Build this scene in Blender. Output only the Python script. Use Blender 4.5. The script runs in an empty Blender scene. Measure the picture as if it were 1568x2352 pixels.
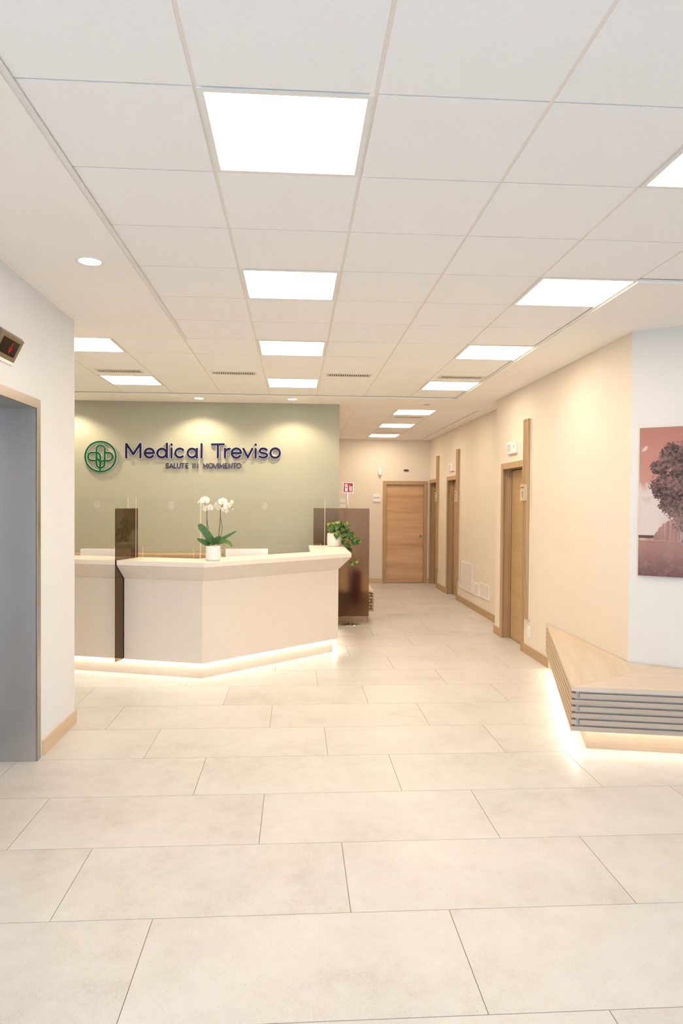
import bpy, math, random
from mathutils import Matrix, Vector, noise
random.seed(7)
SC = bpy.context.scene
COL = SC.collection

# ------------------------------------------------------------------ camera
ZC = 1.6726
cam_d = bpy.data.cameras.new('camera')
cam = bpy.data.objects.new('camera', cam_d); COL.objects.link(cam)
cam_d.sensor_fit = 'HORIZONTAL'; cam_d.sensor_width = 24.0
cam_d.lens = 24.0 * 1617.9 / 1568.0
cam_d.shift_y = 9.3 / 1568.0
cam_d.clip_start = 0.05; cam_d.clip_end = 200
def cam_matrix(pitch, yaw, roll):
    cp, sp, cy, sy, cr, sr = math.cos(pitch), math.sin(pitch), math.cos(yaw), math.sin(yaw), math.cos(roll), math.sin(roll)
    r1 = Matrix(((cy, -sy, 0), (sy, cy, 0), (0, 0, 1)))
    r2 = Matrix(((1, 0, 0), (0, cp, sp), (0, -sp, cp)))
    m = Matrix(((1, 0, 0), (0, 0, -1), (0, 1, 0)))
    r3 = Matrix(((cr, -sr, 0), (sr, cr, 0), (0, 0, 1)))
    r = r3 @ m @ r2 @ r1                      # world -> right / down / forward
    right, down, fwd = Vector(r[0]), Vector(r[1]), Vector(r[2])
    w = Matrix.Identity(4)
    for i in range(3):
        w[i][0] = right[i]; w[i][1] = -down[i]; w[i][2] = -fwd[i]
    w[2][3] = ZC
    return w
cam.matrix_world = cam_matrix(-0.0176, 0.065, 0.0069)
SC.camera = cam

# ------------------------------------------------------------------ world, exposure
world = bpy.data.worlds.new('daylight'); SC.world = world
world.use_nodes = True
bg = world.node_tree.nodes['Background']
bg.inputs[0].default_value = (0.64, 0.80, 1.0, 1)
bg.inputs[1].default_value = 6.6
SC.view_settings.view_transform = 'Standard'
SC.view_settings.look = 'None'
SC.view_settings.gamma = 1.0
SC.view_settings.use_curve_mapping = False
SC.view_settings.exposure = 0.40
SC.cycles.adaptive_threshold = 0.02
PANEL_STRENGTH = 14.2
PANEL_COLOR = (1.0, 0.845, 0.665)
LED_STRENGTH = 15.0
LED_COLOR = (1.0, 0.90, 0.75)
SPOT_COLOR = (1.0, 0.80, 0.56)

# ------------------------------------------------------------------ materials
MATS = {}
def new_mat(name):
    m = bpy.data.materials.new(name); m.use_nodes = True
    nt = m.node_tree; nt.nodes.clear()
    out = nt.nodes.new('ShaderNodeOutputMaterial')
    MATS[name] = m
    return m, nt, out
def pbsdf(nt, col=(0.8, 0.8, 0.8), rough=0.5, metal=0.0, spec=0.5):
    b = nt.nodes.new('ShaderNodeBsdfPrincipled')
    b.inputs['Base Color'].default_value = (*col, 1)
    b.inputs['Roughness'].default_value = rough
    b.inputs['Metallic'].default_value = metal
    b.inputs['Specular IOR Level'].default_value = spec
    return b
def paint(name, col, rough=0.6, metal=0.0, spec=0.5, var=0.02, scale=6.0, bump=0.0, bscale=200.0):
    m, nt, out = new_mat(name)
    b = pbsdf(nt, col, rough, metal, spec)
    tc = nt.nodes.new('ShaderNodeTexCoord')
    if var > 0:
        nz = nt.nodes.new('ShaderNodeTexNoise'); nz.inputs['Scale'].default_value = scale; nz.inputs['Detail'].default_value = 4
        rp = nt.nodes.new('ShaderNodeValToRGB')
        rp.color_ramp.elements[0].position = 0.3; rp.color_ramp.elements[1].position = 0.7
        rp.color_ramp.elements[0].color = (*[c * (1 - var) for c in col], 1)
        rp.color_ramp.elements[1].color = (*[min(1, c * (1 + var)) for c in col], 1)
        nt.links.new(tc.outputs['Object'], nz.inputs['Vector'])
        nt.links.new(nz.outputs['Fac'], rp.inputs['Fac'])
        nt.links.new(rp.outputs['Color'], b.inputs['Base Color'])
    if bump > 0:
        n2 = nt.nodes.new('ShaderNodeTexNoise'); n2.inputs['Scale'].default_value = bscale; n2.inputs['Detail'].default_value = 2
        bp = nt.nodes.new('ShaderNodeBump'); bp.inputs['Strength'].default_value = bump; bp.inputs['Distance'].default_value = 0.002
        nt.links.new(tc.outputs['Object'], n2.inputs['Vector'])
        nt.links.new(n2.outputs['Fac'], bp.inputs['Height']); nt.links.new(bp.outputs['Normal'], b.inputs['Normal'])
    nt.links.new(b.outputs[0], out.inputs[0])
    return m
def wood(name, c1, c2, grain, rough=0.45, fine=1.0, rnd=True, band=0.0):
    """grain: axis index that the fibres follow"""
    m, nt, out = new_mat(name)
    b = pbsdf(nt, c1, rough, 0, 0.4)
    tc = nt.nodes.new('ShaderNodeTexCoord')
    vec = tc.outputs['Object']
    if rnd:
        oi = nt.nodes.new('ShaderNodeObjectInfo')
        mul = nt.nodes.new('ShaderNodeMath'); mul.operation = 'MULTIPLY'; mul.inputs[1].default_value = 37.0
        nt.links.new(oi.outputs['Random'], mul.inputs[0])
        ad = nt.nodes.new('ShaderNodeVectorMath'); ad.operation = 'ADD'
        nt.links.new(vec, ad.inputs[0]); nt.links.new(mul.outputs[0], ad.inputs[1]); vec = ad.outputs[0]
    def layer(s_across, s_along, detail):
        mp = nt.nodes.new('ShaderNodeMapping')
        s = [s_across * fine] * 3; s[grain] = s_along * fine
        mp.inputs['Scale'].default_value = s
        nz = nt.nodes.new('ShaderNodeTexNoise'); nz.inputs['Scale'].default_value = 1.0; nz.inputs['Detail'].default_value = detail
        nz.inputs['Roughness'].default_value = 0.6
        nt.links.new(vec, mp.inputs[0]); nt.links.new(mp.outputs[0], nz.inputs['Vector'])
        return nz.outputs['Fac']
    l1 = layer(70, 2.2, 5); l2 = layer(9, 0.5, 3)
    mx = nt.nodes.new('ShaderNodeMix'); mx.data_type = 'FLOAT'; mx.inputs[0].default_value = 0.45 + band
    nt.links.new(l1, mx.inputs[2]); nt.links.new(l2, mx.inputs[3])
    rp = nt.nodes.new('ShaderNodeValToRGB')
    rp.color_ramp.elements[0].position = 0.34; rp.color_ramp.elements[0].color = (*c2, 1)
    rp.color_ramp.elements[1].position = 0.62; rp.color_ramp.elements[1].color = (*c1, 1)
    nt.links.new(mx.outputs[0], rp.inputs['Fac']); nt.links.new(rp.outputs[0], b.inputs['Base Color'])
    bp = nt.nodes.new('ShaderNodeBump'); bp.inputs['Strength'].default_value = 0.08; bp.inputs['Distance'].default_value = 0.001
    nt.links.new(l1, bp.inputs['Height']); nt.links.new(bp.outputs['Normal'], b.inputs['Normal'])
    nt.links.new(b.outputs[0], out.inputs[0])
    return m
def emit(name, col, strength):
    m, nt, out = new_mat(name)
    e = nt.nodes.new('ShaderNodeEmission'); e.inputs[0].default_value = (*col, 1); e.inputs[1].default_value = strength
    nt.links.new(e.outputs[0], out.inputs[0])
    return m
def sheet(name, tint, gloss=1.0, ior=1.45, rough=0.0):
    """thin clear or smoked sheet: tinted see-through with fresnel reflection"""
    m, nt, out = new_mat(name)
    t = nt.nodes.new('ShaderNodeBsdfTransparent'); t.inputs[0].default_value = (*tint, 1)
    g = nt.nodes.new('ShaderNodeBsdfGlossy'); g.inputs['Color'].default_value = (gloss, gloss, gloss, 1); g.inputs['Roughness'].default_value = rough
    f = nt.nodes.new('ShaderNodeFresnel'); f.inputs[0].default_value = ior
    mx = nt.nodes.new('ShaderNodeMixShader')
    ge = nt.nodes.new('ShaderNodeNewGeometry'); iv = nt.nodes.new('ShaderNodeMath'); iv.operation = 'SUBTRACT'; iv.inputs[0].default_value = 1.0
    ml = nt.nodes.new('ShaderNodeMath'); ml.operation = 'MULTIPLY'      # the reflection sits on the front surface of the sheet only
    nt.links.new(ge.outputs['Backfacing'], iv.inputs[1]); nt.links.new(iv.outputs[0], ml.inputs[0]); nt.links.new(f.outputs[0], ml.inputs[1])
    nt.links.new(ml.outputs[0], mx.inputs[0]); nt.links.new(t.outputs[0], mx.inputs[1]); nt.links.new(g.outputs[0], mx.inputs[2])
    nt.links.new(mx.outputs[0], out.inputs[0])
    return m
def frosted(name, tint, rough, alpha_mix=0.0, col=(1, 1, 1)):
    m, nt, out = new_mat(name)
    b = pbsdf(nt, tint, rough, 0, 0.5)
    b.inputs['Transmission Weight'].default_value = 1.0; b.inputs['IOR'].default_value = 1.06
    b.inputs['Coat Weight'].default_value = 0.06; b.inputs['Specular IOR Level'].default_value = 0.2; b.inputs['Coat Roughness'].default_value = 0.02
    nt.links.new(b.outputs[0], out.inputs[0])
    return m

paint('cream_paint', (0.785, 0.70, 0.59), 0.75, var=0.01, scale=3)
paint('angled_paint', (0.74, 0.725, 0.70), 0.75, var=0.01, scale=3)
paint('wall_paint', (0.77, 0.785, 0.80), 0.75, var=0.01, scale=3)
paint('plaster', (0.935, 0.905, 0.87), 0.8, var=0.01, scale=3)
paint('green_paint', (0.415, 0.415, 0.322), 0.7, var=0.015, scale=4)
paint('ceiling_tile', (0.935, 0.925, 0.92), 0.85, var=0.012, scale=40, bump=0.25, bscale=500)
paint('ceiling_rail', (0.86, 0.81, 0.75), 0.5, var=0)
paint('gap_dark', (0.16, 0.13, 0.11), 0.8, var=0)
paint('grout', (0.27, 0.22, 0.17), 0.9, var=0.03)
paint('white_plastic', (0.86, 0.84, 0.81), 0.4, var=0)
paint('white_metal', (0.84, 0.82, 0.79), 0.35, var=0)
paint('pale_metal', (0.80, 0.75, 0.68), 0.3, var=0)
paint('grey_line', (0.52, 0.49, 0.45), 0.5, var=0)
paint('laminate', (0.80, 0.705, 0.605), 0.42, var=0.012, scale=30)
paint('laminate_top', (0.83, 0.755, 0.655), 0.38, var=0.015, scale=20)
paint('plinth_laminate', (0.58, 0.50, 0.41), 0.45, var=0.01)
paint('desk_white', (0.80, 0.77, 0.72), 0.4, var=0)
paint('chrome', (0.78, 0.77, 0.76), 0.12, metal=1.0, var=0)
paint('satin_steel', (0.60, 0.58, 0.55), 0.3, metal=1.0, var=0)
paint('navy', (0.011, 0.010, 0.065), 0.6, spec=0.15, var=0)
paint('green_logo', (0.003, 0.105, 0.026), 0.6, spec=0.15, var=0)
paint('letter_white', (0.80, 0.78, 0.80), 0.3, var=0)
paint('ceramic_white', (0.86, 0.83, 0.80), 0.28, var=0)
paint('ceramic_cream', (0.82, 0.76, 0.70), 0.4, var=0.02, scale=30)
paint('soil', (0.09, 0.06, 0.04), 0.95, var=0.3, scale=60, bump=0.8, bscale=150)
paint('bark_chips', (0.62, 0.47, 0.30), 0.9, var=0.25, scale=120, bump=0.8, bscale=150)
paint('orchid_leaf', (0.035, 0.125, 0.022), 0.35, var=0.3, scale=25)
paint('orchid_leaf_light', (0.11, 0.20, 0.04), 0.4, var=0.3, scale=25)
paint('orchid_stem', (0.06, 0.065, 0.025), 0.5, var=0.3, scale=60)
paint('petal', (0.90, 0.86, 0.78), 0.5, var=0.02, scale=60)
paint('petal_lip', (0.85, 0.66, 0.16), 0.5, var=0.1, scale=90)
paint('bud', (0.62, 0.60, 0.12), 0.5, var=0.1, scale=90)
paint('ivy_leaf', (0.035, 0.11, 0.012), 0.4, var=0.85, scale=38)
paint('ivy_leaf_light', (0.20, 0.28, 0.035), 0.4, var=0.6, scale=40)
paint('ivy_stem', (0.20, 0.13, 0.05), 0.6, var=0.2)
paint('red_enamel', (0.17, 0.010, 0.008), 0.25, var=0)
paint('sign_red', (0.36, 0.012, 0.022), 0.4, var=0)
paint('black_rubber', (0.02, 0.02, 0.02), 0.5, var=0)
paint('dark_red', (0.075, 0.004, 0.006), 0.3, var=0)
paint('ink', (0.05, 0.03, 0.02), 0.5, var=0)
paint('bronze', (0.21, 0.145, 0.085), 0.35, var=0.03, scale=60)
paint('display_black', (0.012, 0.01, 0.008), 0.12, var=0)
paint('terrace_bounce', (0.62, 0.60, 0.57), 0.9, var=0.08, scale=2)  # kept pale so the unseen ground bounces daylight to the ceiling
paint('window_frame', (0.25, 0.25, 0.26), 0.4, var=0)
paint('etched', (0.92, 0.90, 0.86), 0.6, var=0)
emit('panel_light', PANEL_COLOR, PANEL_STRENGTH)
emit('led', LED_COLOR, LED_STRENGTH)
emit('led_bench', LED_COLOR, LED_STRENGTH * 1.1)
emit('downlight_glow', (1.0, 0.88, 0.72), 14.0)
emit('display_red', (1.0, 0.06, 0.05), 0.35)
sheet('acrylic', (0.985, 0.985, 0.975), 1.0, 1.25)
sheet('smoked_glass', (0.44, 0.36, 0.28), 0.75, 1.45)
m, nt, out = new_mat('smoked_acrylic')
rf = nt.nodes.new('ShaderNodeBsdfRefraction'); rf.inputs['Color'].default_value = (0.66, 0.565, 0.47, 1); rf.inputs['Roughness'].default_value = 0.62; rf.inputs['IOR'].default_value = 1.18
gl_ = nt.nodes.new('ShaderNodeBsdfGlossy'); gl_.inputs['Roughness'].default_value = 0.03
mx = nt.nodes.new('ShaderNodeMixShader'); mx.inputs[0].default_value = 0.007
nt.links.new(rf.outputs[0], mx.inputs[1]); nt.links.new(gl_.outputs[0], mx.inputs[2]); nt.links.new(mx.outputs[0], out.inputs[0])
sheet('window_glass', (0.97, 0.98, 0.98), 1.0, 1.2)
paint('acrylic_edge', (0.95, 0.90, 0.78), 0.25, var=0)
wood('oak_z', (0.50, 0.345, 0.19), (0.41, 0.265, 0.135), 2)
wood('oak_y', (0.50, 0.345, 0.19), (0.41, 0.265, 0.135), 1)
wood('oak_x', (0.50, 0.345, 0.19), (0.41, 0.265, 0.135), 0)
wood('oak_door_x', (0.70, 0.45, 0.255), (0.50, 0.285, 0.145), 0, fine=0.8, band=0.15)
wood('oak_door_y', (0.55, 0.375, 0.195), (0.43, 0.27, 0.125), 1, fine=0.8, band=0.1)
wood('oak_base_y', (0.68, 0.53, 0.37), (0.57, 0.42, 0.27), 1)
wood('oak_base_x', (0.68, 0.49, 0.29), (0.56, 0.38, 0.21), 0)
wood('pale_oak_x', (0.74, 0.585, 0.42), (0.64, 0.48, 0.325), 0)
wood('pale_oak_y', (0.74, 0.585, 0.42), (0.65, 0.49, 0.33), 1)
wood('grey_oak_x', (0.64, 0.53, 0.42), (0.52, 0.42, 0.32), 0)
paint('core_brown', (0.22, 0.13, 0.07), 0.7, var=0.02)
paint('slat_core', (0.60, 0.57, 0.53), 0.6, var=0.02)
paint('backing_pale', (0.80, 0.70, 0.55), 0.6, var=0.01)

def brushed(name, col, rough):
    m, nt, out = new_mat(name)
    b = pbsdf(nt, col, rough, 1.0)
    tc = nt.nodes.new('ShaderNodeTexCoord'); mp = nt.nodes.new('ShaderNodeMapping'); mp.inputs['Scale'].default_value = (3, 3, 160)
    nz = nt.nodes.new('ShaderNodeTexNoise'); nz.inputs['Scale'].default_value = 2.0; nz.inputs['Detail'].default_value = 4
    rp = nt.nodes.new('ShaderNodeMapRange'); rp.inputs[3].default_value = rough - 0.06; rp.inputs[4].default_value = rough + 0.08
    nt.links.new(tc.outputs['Object'], mp.inputs[0]); nt.links.new(mp.outputs[0], nz.inputs['Vector'])
    nt.links.new(nz.outputs['Fac'], rp.inputs[0]); nt.links.new(rp.outputs[0], b.inputs['Roughness'])
    nt.links.new(b.outputs[0], out.inputs[0]); return m
brushed('steel', (0.55, 0.54, 0.53), 0.42)
brushed('steel_warm', (0.43, 0.385, 0.34), 0.32)

def tile_mat():
    m, nt, out = new_mat('floor_tile')
    b = pbsdf(nt, (0.7, 0.6, 0.5), 0.34, 0, 0.45)
    tc = nt.nodes.new('ShaderNodeTexCoord'); oi = nt.nodes.new('ShaderNodeObjectInfo')
    mul = nt.nodes.new('ShaderNodeMath'); mul.operation = 'MULTIPLY'; mul.inputs[1].default_value = 53.0
    nt.links.new(oi.outputs['Random'], mul.inputs[0])
    ad = nt.nodes.new('ShaderNodeVectorMath'); ad.operation = 'ADD'
    nt.links.new(tc.outputs['Object'], ad.inputs[0]); nt.links.new(mul.outputs[0], ad.inputs[1])
    def nz(scale, det, rough=0.55):
        n = nt.nodes.new('ShaderNodeTexNoise'); n.inputs['Scale'].default_value = scale; n.inputs['Detail'].default_value = det; n.inputs['Roughness'].default_value = rough
        nt.links.new(ad.outputs[0], n.inputs['Vector']); return n.outputs['Fac']
    big, mid, fine = nz(1.8, 4), nz(9, 6, 0.7), nz(170, 3, 0.7)
    a = nt.nodes.new('ShaderNodeMix'); a.data_type = 'FLOAT'; a.inputs[0].default_value = 0.45
    nt.links.new(big, a.inputs[2]); nt.links.new(mid, a.inputs[3])
    a2 = nt.nodes.new('ShaderNodeMix'); a2.data_type = 'FLOAT'; a2.inputs[0].default_value = 0.30
    nt.links.new(a.outputs[0], a2.inputs[2]); nt.links.new(fine, a2.inputs[3])
    rp = nt.nodes.new('ShaderNodeValToRGB')
    rp.color_ramp.elements[0].position = 0.36; rp.color_ramp.elements[0].color = (0.50, 0.462, 0.42, 1)
    rp.color_ramp.elements[1].position = 0.60; rp.color_ramp.elements[1].color = (0.645, 0.618, 0.58, 1)
    e = rp.color_ramp.elements.new(0.47); e.color = (0.59, 0.558, 0.517, 1)
    nt.links.new(a2.outputs[0], rp.inputs[0])
    # sparse darker speckles
    vo = nt.nodes.new('ShaderNodeTexVoronoi'); vo.inputs['Scale'].default_value = 26.0
    nt.links.new(ad.outputs[0], vo.inputs['Vector'])
    mr = nt.nodes.new('ShaderNodeMapRange'); mr.inputs[1].default_value = 0.03; mr.inputs[2].default_value = 0.11; mr.inputs[3].default_value = 0.45; mr.inputs[4].default_value = 0.0
    nt.links.new(vo.outputs['Distance'], mr.inputs[0])
    sel = nt.nodes.new('ShaderNodeMath'); sel.operation = 'MULTIPLY'
    gr = nt.nodes.new('ShaderNodeMath'); gr.operation = 'GREATER_THAN'; gr.inputs[1].default_value = 0.62
    sx = nt.nodes.new('ShaderNodeSeparateColor'); nt.links.new(vo.outputs['Color'], sx.inputs[0]); nt.links.new(sx.outputs[0], gr.inputs[0])
    nt.links.new(mr.outputs[0], sel.inputs[0]); nt.links.new(gr.outputs[0], sel.inputs[1])
    mc = nt.nodes.new('ShaderNodeMix'); mc.data_type = 'RGBA'
    nt.links.new(sel.outputs[0], mc.inputs[0]); nt.links.new(rp.outputs[0], mc.inputs[6]); mc.inputs[7].default_value = (0.33, 0.25, 0.17, 1)
    nt.links.new(mc.outputs[2], b.inputs['Base Color'])
    rr = nt.nodes.new('ShaderNodeMapRange'); rr.inputs[3].default_value = 0.30; rr.inputs[4].default_value = 0.46
    nt.links.new(mid, rr.inputs[0]); nt.links.new(rr.outputs[0], b.inputs['Roughness'])
    bp = nt.nodes.new('ShaderNodeBump'); bp.inputs['Strength'].default_value = 0.10; bp.inputs['Distance'].default_value = 0.002
    nt.links.new(fine, bp.inputs['Height']); nt.links.new(bp.outputs['Normal'], b.inputs['Normal'])
    nt.links.new(b.outputs[0], out.inputs[0])
tile_mat()

# ------------------------------------------------------------------ geometry helpers
class G:
    """collects faces in world coordinates"""
    def __init__(s): s.v = []; s.f = []; s.mi = []
    def add(s, vs, fs, mi=0):
        o = len(s.v); s.v += [tuple(p) for p in vs]
        for f in fs: s.f.append(tuple(i + o for i in f)); s.mi.append(mi)
        return s
    def box(s, x0, x1, y0, y1, z0, z1, mi=0):
        x0, x1 = min(x0, x1), max(x0, x1); y0, y1 = min(y0, y1), max(y0, y1); z0, z1 = min(z0, z1), max(z0, z1)
        v = [(x0, y0, z0), (x1, y0, z0), (x1, y1, z0), (x0, y1, z0), (x0, y0, z1), (x1, y0, z1), (x1, y1, z1), (x0, y1, z1)]
        return s.add(v, [(3, 2, 1, 0), (4, 5, 6, 7), (0, 1, 5, 4), (1, 2, 6, 5), (2, 3, 7, 6), (3, 0, 4, 7)], mi)
    def loft(s, pa, za, pb, zb, mi=0):
        """closed plan polygon pa at height za lofted to pb at zb (counter-clockwise)"""
        n = len(pa)
        if sum(pa[i][0] * pa[(i + 1) % n][1] - pa[(i + 1) % n][0] * pa[i][1] for i in range(n)) < 0:
            pa = pa[::-1]; pb = pb[::-1]
        v = [(p[0], p[1], za) for p in pa] + [(p[0], p[1], zb) for p in pb]
        fs = [tuple(range(n - 1, -1, -1)), tuple(range(n, 2 * n))] + [(i, (i + 1) % n, (i + 1) % n + n, i + n) for i in range(n)]
        return s.add(v, fs, mi)
    def prism(s, p, z0, z1, mi=0): return s.loft(p, z0, p, z1, mi)
    def slab(s, org, u, w, outline, t0, t1, n, mi=0, mi_side=None):
        """2-D outline in plane org + a*u + b*w extruded along n from t0 to t1"""
        org, u, w, n = Vector(org), Vector(u), Vector(w), Vector(n)
        k = len(outline)
        if u.cross(w).dot(n) * sum(outline[i][0] * outline[(i + 1) % k][1] - outline[(i + 1) % k][0] * outline[i][1] for i in range(k)) < 0:
            outline = outline[::-1]
        a = [org + u * p[0] + w * p[1] + n * t0 for p in outline]
        b = [org + u * p[0] + w * p[1] + n * t1 for p in outline]
        s.add(a + b, [tuple(range(k - 1, -1, -1)), tuple(range(k, 2 * k))], mi)
        s.add(a + b, [(i, (i + 1) % k, (i + 1) % k + k, i + k) for i in range(k)], mi if mi_side is None else mi_side)
        return s
    def tube(s, pts, rad, seg=8, mi=0, caps=True):
        pts = [Vector(p) for p in pts]; n = len(pts)
        rads = rad if isinstance(rad, (list, tuple)) else [rad] * n
        rings = []; ref = Vector((0.31, 0.17, 0.93))
        for i, p in enumerate(pts):
            t = (pts[min(i + 1, n - 1)] - pts[max(i - 1, 0)]).normalized()
            a = t.cross(ref)
            if a.length < 1e-3: a = t.cross(Vector((1, 0, 0)))
            a.normalize(); b = t.cross(a)
            rings.append([p + (a * math.cos(2 * math.pi * k / seg) + b * math.sin(2 * math.pi * k / seg)) * rads[i] for k in range(seg)])
        v = [q for r in rings for q in r]
        fs = [(i * seg + k, (i + 1) * seg + k, (i + 1) * seg + (k + 1) % seg, i * seg + (k + 1) % seg) for i in range(n - 1) for k in range(seg)]
        if caps: fs += [tuple(range(seg)), tuple((n - 1) * seg + k for k in range(seg - 1, -1, -1))]
        return s.add(v, fs, mi)
    def lathe(s, prof, c, seg=32, mi=0, axis='z'):
        """profile of (r, h) around a vertical axis through c"""
        v = []; n = len(prof)
        for r, h in prof:
            for k in range(seg):
                a = 2 * math.pi * k / seg
                v.append((c[0] + r * math.cos(a), c[1] + r * math.sin(a), c[2] + h))
        fs = [(i * seg + k, i * seg + (k + 1) % seg, (i + 1) * seg + (k + 1) % seg, (i + 1) * seg + k) for i in range(n - 1) for k in range(seg)]
        fs += [tuple(range(seg - 1, -1, -1)), tuple((n - 1) * seg + k for k in range(seg))]
        return s.add(v, fs, mi)
    def disc_axis(s, c, n, prof, seg=24, mi=0):
        """lathe around axis n through c; profile (r, h along n)"""
        n = Vector(n).normalized(); a = n.orthogonal().normalized(); b = n.cross(a); c = Vector(c)
        v = [c + n * h + (a * math.cos(2 * math.pi * k / seg) + b * math.sin(2 * math.pi * k / seg)) * r for r, h in prof for k in range(seg)]
        m = len(prof)
        fs = [(i * seg + k, i * seg + (k + 1) % seg, (i + 1) * seg + (k + 1) % seg, (i + 1) * seg + k) for i in range(m - 1) for k in range(seg)]
        fs += [tuple(range(seg - 1, -1, -1)), tuple((m - 1) * seg + k for k in range(seg))]
        return s.add(v, fs, mi)
    def ribbon(s, pts, hw, org, u, w, n, t0, t1, closed=False, mi=0):
        """flat stroke with round ends in plane (u,w), from t0 (back) to t1 (front) along n"""
        org, u, w, n = Vector(org), Vector(u), Vector(w), Vector(n)
        P = [Vector(p) for p in pts]; k = len(P)
        L, R = [], []
        for i in range(k):
            if closed: d = P[(i + 1) % k] - P[i - 1]; d0 = P[i] - P[i - 1]; d1 = P[(i + 1) % k] - P[i]
            else:
                d0 = P[i] - P[max(i - 1, 0)]; d1 = P[min(i + 1, k - 1)] - P[i]
                if d0.length == 0: d0 = d1
                if d1.length == 0: d1 = d0
                d = d0.normalized() + d1.normalized()
            d.normalize(); nn = Vector((-d.y, d.x))
            c = max(0.5, abs(d.dot(d1.normalized())))
            L.append(P[i] + nn * hw / c); R.append(P[i] - nn * hw / c)
        def emitpoly(poly):
            s.slab(org, u, w, poly, t0, t1 - 0.0003, n, mi)
        rng = range(k) if closed else range(k - 1)
        top = lambda q, t: org + u * q.x + w * q.y + n * t
        vs = []
        for i in range(k): vs += [top(L[i], t0), top(R[i], t0), top(L[i], t1), top(R[i], t1)]
        fs = []
        for i in rng:
            a, b = 4 * i, 4 * ((i + 1) % k)
            fs += [(a + 2, b + 2, b + 3, a + 3), (a, a + 2, b + 2, b), (a + 1, b + 1, b + 3, a + 3)]
        s.add(vs, fs, mi)
        if not closed:
            for c, dd in ((P[0], P[0] - P[1]), (P[-1], P[-1] - P[-2])):
                a0 = math.atan2(dd.y, dd.x)
                poly = [(c.x + hw * math.cos(a0 + math.pi * (j / 8 - 0.5)), c.y + hw * math.sin(a0 + math.pi * (j / 8 - 0.5))) for j in range(9)]
                emitpoly(poly)
        return s

def empty(name, loc):
    o = bpy.data.objects.new(name, None); COL.objects.link(o); o.location = loc
    o.empty_display_size = 0.1
    return o
def tag(o, label=None, cat=None, group=None, kind=None):
    if label: o['label'] = label
    if cat: o['category'] = cat
    if group: o['group'] = group
    if kind: o['kind'] = kind
    return o
def wloc(o):
    v = Vector(o.location); p = o.parent
    while p: v += Vector(p.location); p = p.parent
    return v
def mk(name, g, mat, parent=None, base=None, smooth=False, bevel=0.0, loc=None):
    """mesh object from world-space geometry; its origin at base (default: bottom centre of its box)"""
    if base is None:
        xs = [p[0] for p in g.v]; ys = [p[1] for p in g.v]; zs = [p[2] for p in g.v]
        base = ((min(xs) + max(xs)) / 2, (min(ys) + max(ys)) / 2, min(zs))
    base = Vector(base)
    me = bpy.data.meshes.new(name)
    me.from_pydata([tuple(Vector(p) - base) for p in g.v], [], g.f)
    mats = mat if isinstance(mat, (list, tuple)) else [mat]
    for m in mats: me.materials.append(MATS[m])
    for i, p in enumerate(me.polygons):
        p.material_index = g.mi[i]; p.use_smooth = smooth
    me.update()
    o = bpy.data.objects.new(name, me); COL.objects.link(o)
    if parent: o.parent = parent; o.location = base - wloc(parent)
    else: o.location = base
    if bevel > 0:
        md = o.modifiers.new('bevel', 'BEVEL'); md.width = bevel; md.segments = 2; md.limit_method = 'ANGLE'; md.angle_limit = math.radians(40)
        md.harden_normals = False
    return o
def share(name, mesh_obj, loc, parent=None, rot=None, scale=None):
    o = bpy.data.objects.new(name, mesh_obj.data); COL.objects.link(o)
    if parent: o.parent = parent; o.location = Vector(loc) - wloc(parent)
    else: o.location = loc
    if rot is not None: o.rotation_euler = rot
    if scale is not None: o.scale = scale
    for md in mesh_obj.modifiers:
        if md.type == 'BEVEL':
            m2 = o.modifiers.new('bevel', 'BEVEL'); m2.width = md.width; m2.segments = md.segments; m2.limit_method = 'ANGLE'; m2.angle_limit = md.angle_limit
    return o
def struct(name, g, mat, parent=None, label=None, **k):
    o = mk(name, g, mat, parent, **k); tag(o, label, kind='structure'); return o
def arc(cx, cy, r, a0, a1, n=14):
    return [(cx + r * math.cos(math.radians(a0 + (a1 - a0) * i / n)), cy + r * math.sin(math.radians(a0 + (a1 - a0) * i / n))) for i in range(n + 1)]
def circle(cx, cy, r, n=40): return [(cx + r * math.cos(2 * math.pi * i / n), cy + r * math.sin(2 * math.pi * i / n)) for i in range(n)]
def crom(pts, n=5):
    """Catmull-Rom through points of any dimension"""
    P = [Vector(p) for p in pts]; out = []
    for i in range(len(P) - 1):
        p0 = P[max(i - 1, 0)]; p1 = P[i]; p2 = P[i + 1]; p3 = P[min(i + 2, len(P) - 1)]
        for k in range(n):
            t = k / n
            out.append(0.5 * (2 * p1 + (p2 - p0) * t + (2 * p0 - 5 * p1 + 4 * p2 - p3) * t * t + (3 * p1 - p0 - 3 * p2 + p3) * t ** 3))
    out.append(P[-1]); return out

# ------------------------------------------------------------------ room dimensions
XL = -1.658            # lobby left wall
YL_END = 5.414         # where that wall stops
XN, YN = 2.60, 9.02    # near right wall, its far end
XF = 2.83              # corridor right wall
YB = 14.775            # corridor back wall
YG = 9.60              # green wall
XG = 0.588             # right end of green wall, corridor left wall
ZG = 3.041             # tile ceiling
ZP = 3.024             # plaster ceiling
ZTOP = 3.25
YR = -3.0              # glazed front behind the viewer
GX, GY = -0.9395, 2.3653   # ceiling grid origin
AW = Vector((2.60, 5.34)); AD = Vector((0.3, -0.216)).normalized()    # angled wall
AN = Vector((-abs(AD.y), -abs(AD.x)))                                  # its normal into the room
XRW = 5.2
AE = AW + AD * ((XRW - AW.x) / AD.x)

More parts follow.
